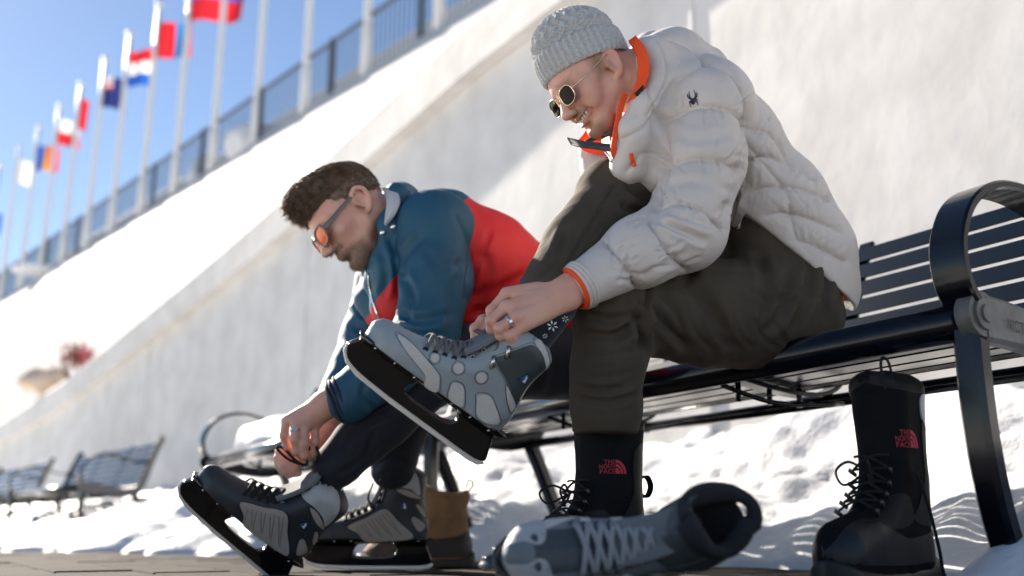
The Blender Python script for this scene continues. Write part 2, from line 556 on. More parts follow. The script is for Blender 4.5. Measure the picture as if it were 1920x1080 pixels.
# upper embankment wall, leaning back, with the terrace behind it
SC = 2.3
def UP(s, z, back=0.0):
    d = np.array([-0.654, 0.757]); n = np.array([0.757, 0.654])
    p = SC * (np.array([0.58, 4.87]) + d * s) + n * back
    return np.array([p[0], p[1], CAM_H + SC * (z - CAM_H)])
ZT = 3.43
V = []; F = []
S_ = np.linspace(-5, 22, 55)
slope = math.tan(math.radians(36))
wall_back = WP - WN * 0.62
for s in S_:
    top = UP(s, ZT); n3 = np.array([-0.757, -0.654])
    # the slope stops short of the lower wall and drops straight down behind it
    rel = wall_back - top[:2]; along = rel @ np.array([-0.654, 0.757]); run = (rel @ n3)[np.abs(along).argmin()]
    run = min(max(run - 1.2, 0.8), (top[2] - 1.5) * slope)
    mid = top.copy(); mid[:2] += n3 * run; mid[2] = top[2] - run / slope
    jn = np.abs(along).argmin(); low = top.copy(); low[:2] += n3 * max((rel @ n3)[jn] - 0.25, run + 0.02); low[2] = min(L1[jn] - 0.12, mid[2] - 0.3)
    b1 = top.copy(); b1[:2] -= n3 * 14
    b2 = b1.copy(); b2[2] = 1.4
    V += [low, mid, top, b1, b2]
for i in range(len(S_) - 1):
    for k in range(5): F.append((i * 5 + k, i * 5 + (k + 1) % 5, (i + 1) * 5 + (k + 1) % 5, (i + 1) * 5 + k))
F.append((0, 1, 2, 3, 4)); F.append(tuple((len(S_) - 1) * 5 + k for k in (4, 3, 2, 1, 0)))
eb = obj('embankment_wall', (np.array(V), F), m_bank, smooth=False)
tag(eb, 'tall white sloping wall below the railing and the row of flagpoles', 'wall')

# railing along the top of the embankment
rr = root('railing', UP(3, ZT), 'dark steel picket railing along the top of the sloping white wall', 'railing')
zt = UP(0, ZT)[2]
def rail_at(s, z, back=0.14):
    p = UP(s, ZT, back); p[2] = zt + z; return p
RA, RB = -0.5, 20.0
for z, w in ((1.18, 0.08), (0.10, 0.05)):
    obj('rail', strap([rail_at(RA, z), rail_at(5, z), rail_at(RB, z)], 0.06, w, (0.757, 0.654, 0)), m_rail, rr, smooth=False)
s = RA
while s < RB:
    obj('post', strap([rail_at(s, -0.02), rail_at(s, 0.5), rail_at(s, 1.24)], 0.10, 0.09, (0.757, 0.654, 0)), m_rail, rr, smooth=False)
    s += 1.22
VF = []
for s in np.arange(RA + 0.06, RB, 0.061):
    VF.append(strap([rail_at(s, 0.10), rail_at(s, 1.18)], 0.022, 0.022, (0.757, 0.654, 0)))
pk = obj('pickets', join(*VF), m_rail, rr, smooth=False); pk['kind'] = 'stuff'

# pale canopy beam of the building on the terrace, behind the railing
cb = root('canopy_roof', UP(4, ZT, 3.0), 'pale grey sloping canopy beam behind the railing on the terrace', 'canopy')
def cano(s, z, back): 
    p = UP(s, ZT, back); p[2] = zt + z; return p
obj('fascia', strap([cano(-0.5, 1.95, 2.2), cano(6, 1.95, 2.2), cano(13, 1.95, 2.2)], 0.5, 0.36, (0.757, 0.654, 0)), m_fascia, cb, smooth=False)
for s in np.arange(0.4, 13, 2.1):
    obj('support', strap([cano(s, -0.05, 2.2), cano(s + 0.55, 1.8, 2.2)], 0.2, 0.22, (0.757, 0.654, 0)), m_fascia, cb, smooth=False)

# ---------------------------------------------------------------- flagpoles and flags
def flag_mesh(top, w, h, droop, ph):
    """cloth hanging from the pole: wavy sheet with thickness"""
    nx, nz = 18, 12; V = []; F = []; tt = []
    wdir = nrm(np.array([0.86, -0.35, 0])); nd = np.array([0.35, 0.86, 0])
    for i in range(nx + 1):
        for j in range(nz + 1):
            a = i / nx; b = j / nz
            x = a * w * (1 - 0.25 * droop)
            z = -b * h - droop * w * (a ** 1.3) * 0.7
            y = 0.10 * w * math.sin(a * 7 + ph + b * 1.3) * a ** 0.6
            V.append(top + wdir * (x + 0.06) + nd * y + np.array([0, 0, z]))
            tt.append((a, b))
    for i in range(nx):
        for j in range(nz):
            k = i * (nz + 1) + j
            F.append((k, k + 1, k + nz + 2, k + nz + 1))
    return np.array(V), F, np.array(tt)
fl_cols = {}
def fm(c):
    if c not in fl_cols:
        fl_cols[c] = mat('flag_cloth_%d' % len(fl_cols), c, 0.8)
        nt = fl_cols[c].node_tree; b = nt.nodes['Principled BSDF']
        tr = nt.nodes.new('ShaderNodeBsdfTranslucent'); tr.inputs['Color'].default_value = (*c, 1)
        mx = nt.nodes.new('ShaderNodeMixShader'); mx.inputs[0].default_value = 0.45
        nt.links.new(b.outputs[0], mx.inputs[1]); nt.links.new(tr.outputs[0], mx.inputs[2])
        nt.links.new(mx.outputs[0], nt.nodes['Material Output'].inputs['Surface'])
    return fl_cols[c]
RED, WHT, BLU, NAV, YEL, SKB, BRN = (0.62, 0.02, 0.03), (0.8, 0.8, 0.8), (0.02, 0.10, 0.45), (0.02, 0.03, 0.14), (0.75, 0.35, 0.04), (0.03, 0.25, 0.60), (0.30, 0.04, 0.03)
PS = [1.70, 2.62, 3.55, 4.42, 5.31, 6.2, 7.1, 8.0, 8.85, 9.75, 10.65, 11.6, 12.6, 13.7, 14.9]
# pole index -> flag (label words, colour function, height below top, w, h, droop)
def hb(*cs): return lambda a, b: cs[min(int(b * len(cs)), len(cs) - 1)]
def vb(*cs): return lambda a, b: cs[min(int(a * len(cs)), len(cs) - 1)]
FLG = {
 5: ('yellow, blue and red flag flying highest, cut by the top edge of the picture', lambda a, b: RED if b > 0.5 else (BLU if b > 0.28 or a > 0.5 else YEL), 0.30, 1.75, 1.15, 0.30),
 6: ('red and blue striped flag beside the second highest pole tip', lambda a, b: (RED if a < 0.42 else (SKB if a < 0.85 else RED)), 0.62, 1.25, 1.0, 0.25),
 7: ('red, white and blue horizontally striped flag', hb(RED, WHT, BLU), 0.62, 0.80, 1.05, 0.12),
 8: ('navy flag with a small red and white corner', lambda a, b: ((RED if int(b * 8) % 2 else WHT) if (a < 0.55 and b < 0.45) else NAV), 0.62, 0.72, 0.95, 0.35),
 9: ('plain crimson flag hanging limp', lambda a, b: RED, 0.55, 0.45, 1.0, 0.7),
 10: ('white over red flag', hb(WHT, RED), 0.55, 1.1, 0.85, 0.45),
 11: ('blue, yellow and red vertically striped flag', vb(BLU, YEL, RED), 0.75, 1.0, 0.9, 0.30),
 12: ('white flag hanging limp, leftmost but one', lambda a, b: WHT, 0.55, 1.0, 0.85, 0.55),
 13: ('small blue flag at the left edge of the picture', lambda a, b: BLU, 1.9, 0.5, 0.8, 0.4),
}
pole_words = ['first flagpole from the right, at the top edge of the picture', 'second flagpole from the right, standing before the railing', 'third flagpole from the right, at a railing post', 'fourth flagpole from the right, left of the brightest railing snow',
 'fifth flagpole from the right, its tip above the picture', 'sixth flagpole from the right, carrying the yellow, blue and red flag', 'seventh flagpole from the right, carrying the red and blue flag', 'eighth flagpole from the right, carrying the red, white and blue flag', 'ninth flagpole from the right, carrying the navy flag',
 'tenth flagpole from the right, carrying the crimson flag', 'eleventh flagpole from the right, carrying the white over red flag', 'twelfth flagpole from the right, carrying the blue, yellow and red flag', 'thirteenth flagpole from the right, carrying the limp white flag', 'fourteenth flagpole from the right, near the left edge of the picture', 'farthest flagpole at the left edge of the picture']
for i, s in enumerate(PS):
    base = UP(s, ZT, 0.10)
    ht = 5.9 - 0.02 * i
    pr = root('flagpole', base, 'white metal ' + pole_words[i], 'flagpole', 'flagpoles along the terrace')
    zz = np.linspace(-0.02, ht, 5)
    obj('shaft', tube([base + np.array([0, 0, z]) for z in zz], [0.085, 0.082, 0.075, 0.068, 0.058], 12), m_pole, pr)
    obj('collar', tube([base + np.array([0, 0, z]) for z in (-0.03, 0.95, 1.0)], [0.10, 0.10, 0.087], 12), m_pole, pr)
    V, Q = [], []
    bm = bmesh.new(); bmesh.ops.create_uvsphere(bm, u_segments=12, v_segments=8, radius=0.10)
    bm.verts.index_update()
    V = np.array([v.co[:] for v in bm.verts]) + base + np.array([0, 0, ht + 0.08]); Fq = [tuple(v.index for v in f.verts) for f in bm.faces]; bm.free()
    obj('finial', (V, Fq), m_pole, pr)
    if i in FLG:
        lab, cf, below, w, h, dr = FLG[i]
        V, Fq, tt = flag_mesh(base + np.array([0, 0, ht - below + 0.14]), w, h, dr, i * 1.7)
        cols = []; mi = []
        for q in Fq:
            a, b = tt[list(q)].mean(0); c = cf(a, b)
            if c not in cols: cols.append(c)
            mi.append(cols.index(c))
        o = obj('flag', (V, Fq), [fm(c) for c in cols], smooth=True, mi=mi)
        tag(o, lab, 'flag', 'national flags')

# snow heaped along the foot of the railing on the wall top
def lump(cx, r, seed, lo=0.0):
    f = Field(cx - np.array(r) * 1.3, cx + np.array(r) * 1.3, max(r) / 16)
    f.ell(cx, r, k=0)
    V, Q = f.mesh(1)
    V = V + vnoise(V, 2.2 / max(r), seed)[:, None] * (V - cx) * 0.25
    return V, Q
for k, (s, rx, rz, w) in enumerate(((4.55, 0.75, 0.42, 'snow heap on the wall top beside the fourth flagpole'), (10.2, 1.3, 0.16, 'long snow ridge on the wall top under the far railing'), (5.75, 0.3, 0.5, 'narrow snow clump stuck to the railing'))):
    c = UP(s, ZT, 0.30); c[2] = zt + rz * 0.5
    V, Q = lump(np.array(c), (rx, rx * 0.55, rz), k)
    tag(obj('snow_heap', (V, Q), m_snow), w, 'snow')

# ---------------------------------------------------------------- pavers
wid, dep = 0.40, 0.20
pv, pf = box((0, 0, -0.018), (wid - 0.008, dep - 0.008, 0.036), 0.004)
pme = [mesh_data('paver', pv, pf, m_paver, False)]
for k in range(3):
    me = pme[0].copy(); me.materials.clear()
    c = [(0.048, 0.041, 0.036), (0.033, 0.029, 0.026), (0.045, 0.034, 0.028)][k]
    me.materials.append(mat('paver_tone_%d' % k, c, 0.9, bump=0.5, bscale=90, var=0.4, vscale=7, spec=0.12)); pme.append(me)
pvr = root('pavement', (0, 2, 0), None, None, kind='structure')
ang = math.atan2(DV[1], DV[0])
cnt = 0
for j in range(-14, 20):
    for i in range(-4, 18):
        t = i * wid + (wid / 2 if j % 2 else 0); u = j * dep - 0.3
        p = T(t, u)
        X, Y, d = proj(np.array([p[0], p[1], 0.0]))
        if p[1] < 1.9 or X < -110 or X > 2030 or Y < 1030: continue
        if u > 0.75 or (t > 5.2): continue
        if cnt >= 298: continue
        o = bpy.data.objects.new('paver', random.choice(pme)); COL.objects.link(o); o.parent = pvr
        o.location = (p[0], p[1] - 2, random.uniform(-0.0025, 0.002)); o.rotation_euler = (random.uniform(-.004, .004), random.uniform(-.004, .004), ang)
        cnt += 1

# ---------------------------------------------------------------- snow bank
def edge_w(t):
    return np.interp(t, [-2.4, -0.35, 0.02, 0.35, 0.75, 1.0, 2.1, 3.2, 4.6, 8, 14, 40], [1.75, 1.55, 1.40, 0.90, 0.78, 0.80, 1.02, 1.35, 1.80, 2.0, 2.3, 2.5])
ts = np.concatenate([np.arange(-2.3, 5.0, 0.022), np.arange(5.0, 12, 0.06), np.arange(12, 40, 0.35)])
nw = 74
V = []; 
wpx = np.interp(ts, WS, WP[:, 0]); wpy = np.interp(ts, WS, WP[:, 1]); nx_ = np.interp(ts, WS, WN[:, 0]); ny_ = np.interp(ts, WS, WN[:, 1])
fr = np.linspace(0, 1.06, nw)
tt, ff = np.meshgrid(ts, fr, indexing='ij')
ew = edge_w(ts)
ew = ew * (1 + 0.05 * np.sin(ts * 5.1) + 0.04 * np.sin(ts * 13.7 + 1))
ww = ff * ew[:, None] - 0.02
X = wpx[:, None] + nx_[:, None] * ww; Y = wpy[:, None] + ny_[:, None] * ww
P2 = np.stack([X.ravel(), Y.ravel(), np.zeros(X.size)], 1)
prof = np.clip(1 - ff, 0, 1)
h = 0.52 * prof ** 0.85
n1 = vnoise(P2, 2.6, 1).reshape(X.shape); n2 = vnoise(P2, 6.5, 2).reshape(X.shape); n3 = vnoise(P2, 15, 3).reshape(X.shape); n4 = vnoise(P2, 40, 4).reshape(X.shape)
amp = np.clip(prof * 4, 0, 1)
h = h + amp * (0.085 * n1 + 0.055 * n2 + 0.018 * (0.5 - np.abs(n2)) + 0.014 * n3 + 0.008 * (0.5 - np.abs(n3)) + 0.006 * n4)
# trodden hollow and shovelled blocks
h = np.where(amp > 0, np.maximum(h, 0.012 * amp), h) - 0.03 * (ff > 1.0)
h[:, -1] = -0.03
SV = np.stack([X, Y, h], -1).reshape(-1, 3)
a = np.arange(len(ts) * nw).reshape(len(ts), nw)
SQ = np.stack([a[:-1, :-1].ravel(), a[:-1, 1:].ravel(), a[1:, 1:].ravel(), a[1:, :-1].ravel()], 1)
tag(obj('snow_bank', (SV, SQ), m_snow), 'bank of trodden snow heaped between the white wall and the paving', 'snow', kind='stuff')

# ---------------------------------------------------------------- benches
def bench_profile():
    return smooth_path([(0.015, 0.452), (0.07, 0.446), (0.17, 0.430), (0.27, 0.421), (0.355, 0.424), (0.415, 0.450), (0.452, 0.505), (0.478, 0.570), (0.505, 0.650), (0.535, 0.730), (0.572, 0.815), (0.590, 0.850)], 12)
def make_bench(o2, heading, L, label, detail=True, sw=0.060, buried=0.0):
    """bench whose near end stands at o2, running along heading (radians from +Y towards -X)"""
    dv = np.array([-math.sin(heading), math.cos(heading), 0]); uv = np.array([math.cos(heading), math.sin(heading), 0])
    def P(t, u, z): return np.array([o2[0], o2[1], 0]) + dv * t + uv * u + np.array([0, 0, z + 0.018 * min(max(z / 0.4, 0), 1)])
    r = root('bench', P(0, 0, 0), label, 'bench', 'black steel benches')
    pr = bench_profile()
    seg = np.concatenate([[0], np.cumsum(np.linalg.norm(np.diff(pr, axis=0), axis=1))])
    tot = seg[-1]
    pitch = 0.0545
    s0 = 0.075
    k = 0
    base_me = {}
    while s0 + 0.03 < tot:
        c = np.array([np.interp(s0, seg, pr[:, 0]), np.interp(s0, seg, pr[:, 1])])
        c2 = np.array([np.interp(s0 + 0.004, seg, pr[:, 0]), np.interp(s0 + 0.004, seg, pr[:, 1])])
        tg = nrm(c2 - c); wd = uv * tg[0] + np.array([0, 0, tg[1]])
        top = s0 + pitch + 0.03 >= tot
        w = 0.0445
        V, F = strap([P(0.02, *c), P(L / 2, *c), P(L - 0.02, *c)], w, 0.005, wd)
        obj('back_slat' if tg[1] > 0.6 else 'seat_slat', (V, F), m_slat, r, smooth=False)
        s0 += pitch; k += 1
    # rolled front edge
    obj('front_tube', tube([P(-0.0, 0.012, 0.436), P(L / 2, 0.012, 0.436), P(L, 0.012, 0.436)], 0.034, 20), m_black, r)
    # steel ribs under the slats
    ribs = [0.0, L / 3 - 0.02, 2 * L / 3 + 0.02, L]
    for j, t in enumerate(ribs[1:-1]):
        pp = pr[::4]
        off = np.array([P(t, q[0] + 0.012, q[1] - 0.016) for q in pp])
        obj('rib', strap(off, 0.045, 0.012, dv), m_black, r, smooth=True, auto=40)
        obj('brace', tube(smooth_path([P(t - 0.02, 0.03, 0.405), P(t - 0.06, 0.16, 0.37), P(t - 0.10, 0.34, 0.375)], 5), 0.006, 8), m_black, r)
        for u in (0.10, 0.2, 0.3):
            obj('bolt', tube([P(t, u, 0.375), P(t, u, 0.42)], 0.007, 8), m_black, r)
    obj('rear_rail', tube([P(0, 0.40, 0.395), P(L, 0.40, 0.395)], 0.016, 10), m_black, r)
    for t, sgn in ((0.0, -1), (L, 1)):
        # cast end: side plate under the seat, legs, arm loop
        side = smooth_path([(0.0, 0.432), (0.10, 0.425), (0.22, 0.405), (0.33, 0.40), (0.42, 0.43), (0.465, 0.52), (0.50, 0.63), (0.54, 0.74), (0.592, 0.862)], 6)
        obj('end_rib', strap(np.array([P(t + sgn * 0.015, q[0] + 0.01, q[1] + 0.004) for q in side]), np.linspace(0.085, 0.045, len(side)), 0.034, np.array([0, 0, 1.0]) * 0.8 - uv * 0.6), m_cast if sgn < 0 else m_black, r, smooth=True, auto=35)
        fl = smooth_path([(0.005, 0.42), (0.002, 0.33), (0.006, 0.22), (0.026, 0.11), (0.066, 0.0), (0.078, -0.03)], 6)
        obj('leg', strap(np.array([P(t, q[0], q[1]) for q in fl]), 0.052, np.linspace(0.042, 0.034, len(fl)), dv), m_black, r, smooth=True, auto=35)
        bl = smooth_path([(0.40, 0.41), (0.455, 0.30), (0.525, 0.15), (0.60, 0.0), (0.615, -0.03)], 6)
        obj('leg', strap(np.array([P(t, q[0], q[1]) for q in bl]), 0.055, np.linspace(0.045, 0.036, len(bl)), dv), m_black, r, smooth=True, auto=35)
        st = smooth_path([(0.04, 0.30), (0.15, 0.365), (0.28, 0.36), (0.43, 0.31)], 6)
        arm = smooth_path([(0.0, 0.455), (-0.028, 0.50), (-0.030, 0.57), (0.012, 0.645), (0.09, 0.690), (0.19, 0.697), (0.30, 0.672), (0.41, 0.648), (0.50, 0.66)], 8)
        obj('arm_rest', strap(np.array([P(t, q[0], q[1]) for q in arm]), 0.070, np.concatenate([np.linspace(0.020, 0.015, len(arm))]), dv), m_black, r, smooth=True, auto=35)
        # boss with rings at the front corner
        for (ra, z0, z1) in ((0.040, 0.0, 0.030), (0.028, 0.030, 0.036), (0.016, 0.036, 0.040)):
            a = P(t + sgn * z0, 0.004, 0.440); b = P(t + sgn * z1, 0.004, 0.440)
            obj('boss', tube([a, a * 0.5 + b * 0.5, b], ra, 24), m_cast if sgn < 0 else m_black, r, smooth=True, auto=40)
        if detail and sgn < 0:
            Vt, Ft = text_mesh('VICTOR STANLEY', 0.030)
            m_let = mat('dark_letter_paint', (0.02, 0.02, 0.02), 0.5)
            Vt = Vt * np.array([0.72, 1.0])
            def place(v, o):
                u = 0.062 + v[0]; zz = np.interp(u, side[:, 0], side[:, 1])
                return P(t - 0.0345 - o, u, zz + 0.000 + v[1] - 0.010)
            V1 = np.array([place(v, 0.0) for v in Vt])
            obj('lettering', (V1, [f[::-1] for f in Ft]), m_let, r, smooth=False)
    return r
H0 = math.atan2(-DV[0], DV[1])
make_bench(T(0.016, 0)[:2], H0, 2.08, 'nearest black slatted steel bench, the two men sitting on it')
b2 = T(2.46, -0.20)[:2]
make_bench(b2, H0, 1.85, 'second black bench with snow on its seat, behind the man in blue and red')
H3 = math.atan2(0.64, 0.768)
make_bench(np.array([-3.38, 7.98]), H3, 2.1, 'third black bench, empty, glinting before the shaded wall', detail=False)
make_bench(np.array([-5.35, 10.35]), H3, 2.1, 'fourth black bench at the left edge, farthest from the camera', detail=False)
# snow lying on the second bench
f = Field(T(2.5, -0.3, 0.38), T(2.5, -0.3, 0.38) + 0.001, 0.02) if False else None
c = T(3.75, 0.10, 0.50)
M3 = np.array([[DV[0], UV[0], 0], [DV[1], UV[1], 0], [0, 0, 1]])
fs = Field(c - 0.75, c + 0.75, 0.018)
fs.ell(c, (0.55, 0.26, 0.11), M3, k=0.02); fs.ell(c + np.array([-0.12, 0.1, 0.05]), (0.28, 0.2, 0.12), M3, k=0.06)
V, Q = fs.mesh(1)
V = V + vnoise(V, 9, 5)[:, None] * np.array([0, 0, 0.03]); V[:, 2] = np.maximum(V[:, 2], 0.437)
tag(obj('snow_heap', (V, Q), m_snow), 'rounded heap of snow lying on the seat of the second bench', 'snow')
# boulder and russet shrub on the terrace behind the coping, far left
for nm, lab, cat, cp, rr_, mm in (('boulder', 'pale sandstone boulder on the terrace above the coping', 'boulder', Wd(82, 715, 15.2), (0.36, 0.20, 0.20), mat('sandstone', (0.68, 0.54, 0.42), 0.9, bump=0.5, bscale=5, bdist=0.05)),):
    V, Q = lump(np.array(cp), rr_, 9); tag(obj(nm, (V, Q), mm), lab, cat)
sc_ = Wd(147, 668, 13.8)
sh = root('shrub', sc_ - np.array([0, 0, 0.5]), 'small pinkish red shrub above the coping at far left', 'shrub')
VF = []; VF2 = []
rs = np.random.RandomState(3)
for k in range(420):
    p = rs.normal(size=3) * np.array([0.10, 0.08, 0.08]); q = sc_ + p
    d1 = nrm(rs.normal(size=3)) * 0.035; d2 = nrm(np.cross(d1, rs.normal(size=3))) * 0.02
    (VF if p[0] < 0.04 else VF2).append((np.array([q - d1, q + d2, q + d1, q - d2]), [(0, 1, 2, 3)]))
obj('crown', join(*VF), mat('russet_leaf', (0.38, 0.16, 0.14), 0.7), sh, smooth=False)
obj('crown', join(*VF2), mat('pink_red_leaf', (0.65, 0.18, 0.20), 0.7), sh, smooth=False)
obj('trunk', join(*[tube([sc_ + np.array([0, 0, -0.5]), sc_ + rs.normal(size=3) * 0.16], [0.02, 0.008], 6) for _ in range(9)]), mat('twig_bark', (0.12, 0.06, 0.04), 0.9), sh)
# ================================================================ FOOTWEAR
class Inflated:
    """boot-like body: a side outline (x toe-wards, z up) blown up sideways to a half width"""
    def __init__(s, outline, width, R, vox, n=6, floor=None, smooth=True):
        s.poly = smooth_path(outline, n, True) if smooth else np.asarray(outline, float)
        lo = s.poly.min(0) - 4 * vox; hi = s.poly.max(0) + 4 * vox
        s.lo = lo; s.vox = vox
        nx, nz = np.ceil((hi - lo) / vox).astype(int) + 1
        s.x = lo[0] + vox * np.arange(nx); s.z = lo[1] + vox * np.arange(nz)
        X, Z = np.meshgrid(s.x, s.z, indexing='ij')
        s.sd = poly_sd(X, Z, s.poly)
        q = np.clip(s.sd / R, 0, 1)
        s.w = width(X, Z)
        s.h = s.w * np.sqrt(np.clip(1 - (1 - q) ** 2, 0, 1))
        s.floor = floor
        s.X, s.Z = X, Z
    def H(s, x, z):
        fx = np.clip((np.asarray(x) - s.lo[0]) / s.vox, 0, len(s.x) - 1.001); fz = np.clip((np.asarray(z) - s.lo[1]) / s.vox, 0, len(s.z) - 1.001)
        i = fx.astype(int); j = fz.astype(int); a = fx - i; b = fz - j; h = s.h
        return h[i, j] * (1 - a) * (1 - b) + h[i + 1, j] * a * (1 - b) + h[i, j + 1] * (1 - a) * b + h[i + 1, j + 1] * a * b
    def field(s):
        ym = s.h.max() + 4 * s.vox
        y = np.arange(-ym, ym + s.vox, s.vox)
        sd = -s.sd[:, None, :]
        g = (np.abs(y)[None, :, None] - s.h[:, None, :]) * 0.7
        f = np.where(sd > 0, np.maximum(g, sd), g).astype(np.float32)
        if s.floor is not None: f = np.maximum(f, (s.floor - s.Z)[:, None, :])
        return f, np.array([s.lo[0], y[0], s.lo[1]])
    def mesh(s, cut=None, smooth=2):
        f, lo = s.field()
        if cut is not None: f = np.maximum(f, -cut(s.X[:, None, :], (lo[1] + s.vox * np.arange(f.shape[1]))[None, :, None], s.Z[:, None, :]).astype(np.float32))
        return surfnet(f, lo, s.vox, smooth)
    def patch(s, pts, side, off=0.0012, step=0.006, smooth=True, n=5):
        P = smooth_path(pts, n, True) if smooth else np.asarray(pts, float)
        V2, F = poly_fill(P, step)
        H = s.H(V2[:, 0], V2[:, 1])
        V = np.stack([V2[:, 0], side * (H + off), V2[:, 1]], 1)
        # rim down into the body
        nb = len(P)
        Hb = s.H(P[:, 0], P[:, 1])
        A = np.stack([P[:, 0], side * (Hb + off), P[:, 1]], 1); B = A.copy(); B[:, 1] = side * (Hb - 0.002)
        rim = [(i, (i + 1) % nb, nb + (i + 1) % nb, nb + i) for i in range(nb)]
        return join((V, F), (np.vstack([A, B]), rim))
    def mark(s, V2, F, side, off=0.0016):
        H = s.H(V2[:, 0], V2[:, 1])
        return np.stack([V2[:, 0], side * (H + off), V2[:, 1]], 1), F

def frame(o, xdir, zhint):
    x = nrm(xdir); z = np.asarray(zhint, float); z = nrm(z - x * z.dot(x)); y = np.cross(z, x)
    M = np.stack([x, y, z], 1)
    return lambda V: np.asarray(V) @ M.T + np.asarray(o), M

m_blade = mat('brushed_steel', (0.84, 0.82, 0.80), 0.42, metal=0.35, bump=0.15, bscale=90, stretch=(1, 1, 1))
m_holder = mat('gloss_black_plastic', (0.006, 0.006, 0.007), 0.16, coat=0.4, rvar=0.06, vscale=20)
m_lace = mat('grey_lace', (0.13, 0.13, 0.135), 0.9, bump=0.5, bscale=500)
m_lace_b = mat('black_lace', (0.012, 0.012, 0.012), 0.85, bump=0.5, bscale=500)
m_steelrivet = mat('nickel_eyelet', (0.55, 0.55, 0.55), 0.25, metal=1.0)
m_mesh = mat('silver_mesh_fabric', (0.62, 0.60, 0.57), 0.75, bump=0.9, bscale=900, bdist=0.001, detail=1, var=0.25, vscale=700)
m_beige = mat('beige_mesh_fabric', (0.40, 0.365, 0.33), 0.8, bump=0.8, bscale=800, bdist=0.001, detail=1, var=0.2, vscale=600)
m_gray = mat('blue_grey_leather', (0.29, 0.335, 0.36), 0.42, bump=0.25, bscale=260, var=0.12, vscale=18)
m_char = mat('charcoal_leather', (0.055, 0.066, 0.073), 0.45, bump=0.25, bscale=260, var=0.15, vscale=18)
m_navyl = mat('dark_navy_leather', (0.030, 0.036, 0.045), 0.5, bump=0.3, bscale=240, var=0.2, vscale=18)
m_pale = mat('pale_grey_leather', (0.42, 0.43, 0.44), 0.5, bump=0.2, bscale=240, var=0.1, vscale=18)
m_lining = mat('dark_lining', (0.018, 0.020, 0.023), 0.95, bump=0.4, bscale=300)
m_logo_w = mat('white_print', (0.75, 0.75, 0.75), 0.6)
m_logo_b = mat('blue_print', (0.03, 0.10, 0.38), 0.6)
m_logo_k = mat('black_print', (0.01, 0.01, 0.01), 0.6)

BOOT_OUT = [(0.296, 0.012), (0.297, 0.030), (0.280, 0.046), (0.240, 0.052), (0.205, 0.060), (0.150, 0.079), (0.116, 0.103), (0.104, 0.135), (0.097, 0.172), (0.062, 0.192), (0.032, 0.193), (0.002, 0.180), (-0.012, 0.160),
            (-0.006, 0.110), (-0.012, 0.070), (-0.019, 0.035), (-0.014, 0.000), (-0.008, -0.030), (0.10, -0.030), (0.20, -0.030), (0.285, -0.028)]
def boot_w(X, Z):
    foot = np.interp(X, [-0.03, 0.0, 0.06, 0.12, 0.19, 0.235, 0.27, 0.30], [0.030, 0.035, 0.036, 0.042, 0.050, 0.049, 0.042, 0.028])
    shaft = 0.045 + 0.012 * np.clip((Z - 0.10) / 0.08, 0, 1)
    k = np.clip((Z - 0.05) / 0.06, 0, 1) * np.clip((0.16 - X) / 0.05, 0, 1)
    return foot * (1 - k) + shaft * k
SKB = Inflated(BOOT_OUT, boot_w, 0.040, 0.0024, 6, floor=0.0)
def zl(p, heel=(950, 790), d=(-0.804, -0.595), k=0.000303):
    r = np.asarray(p, float) - np.array(heel); d = np.array(d)
    return np.stack([r @ d * k, r @ np.array([-d[1], d[0]]) * k], -1)
def zl2(p): return zl(p, (757, 742), (-0.7656, -0.6436), 0.000383)

HOLD = [(0.280, 0.004), (0.298, -0.010), (0.310, -0.030), (0.302, -0.046), (0.285, -0.056), (0.25, -0.062), (0.18, -0.065), (0.08, -0.066), (0.0, -0.066), (-0.026, -0.060), (-0.028, -0.05), (-0.012, -0.010), (-0.012, 0.006)]
WIN = [(0.178, -0.034), (0.168, -0.014), (0.150, -0.010), (0.10, -0.010), (0.074, -0.012), (0.064, -0.024), (0.070, -0.036), (0.09, -0.041), (0.13, -0.043), (0.165, -0.041)]
RUN = [(0.304, -0.018), (0.313, -0.030), (0.310, -0.046), (0.292, -0.062), (0.262, -0.071), (0.18, -0.0755), (0.08, -0.0765), (0.0, -0.0765), (-0.024, -0.0735), (-0.034, -0.064), (-0.026, -0.058), (0.0, -0.0635), (0.08, -0.0635), (0.18, -0.0625), (0.25, -0.058), (0.282, -0.052), (0.298, -0.042), (0.300, -0.03)]
def plate(poly, half, vox, hole=None, flare=None):
    P = smooth_path(poly, 4, True) if len(poly) < 16 else np.asarray(poly)
    lo = P.min(0) - 4 * vox; hi = P.max(0) + 4 * vox
    x = np.arange(lo[0], hi[0], vox); z = np.arange(lo[1], hi[1], vox)
    X, Z = np.meshgrid(x, z, indexing='ij')
    sd = -poly_sd(X, Z, P)
    if hole is not None: sd = np.maximum(sd, poly_sd(X, Z, smooth_path(hole, 5, True)))
    hw = np.full_like(X, half) if flare is None else flare(X, Z)
    y = np.arange(-hw.max() - 4 * vox, hw.max() + 4 * vox, vox)
    a = sd[:, None, :]; b = np.abs(y)[None, :, None] - hw[:, None, :]
    r = 0.0022
    f = np.minimum(np.maximum(a + r, b + r), 0) + np.sqrt(np.maximum(a + r, 0) ** 2 + np.maximum(b + r, 0) ** 2) - r
    return surfnet(f.astype(np.float32), np.array([lo[0], y[0], lo[1]]), vox, 1)
def hold_flare(X, Z):
    base = 0.0075 + 0.004 * np.clip((Z + 0.06) / 0.05, 0, 1)
    top = np.interp(X, [-0.02, 0.0, 0.1, 0.2, 0.28, 0.31], [0.024, 0.032, 0.034, 0.046, 0.034, 0.010])
    k = np.clip((Z + 0.016) / 0.016, 0, 1); k = k * k * (3 - 2 * k)
    return base * (1 - k) + top * k
_HM = plate(HOLD, 0.01, 0.0022, WIN, hold_flare)
_RM = plate(RUN, 0.0022, 0.0014)
_BM = SKB.mesh()
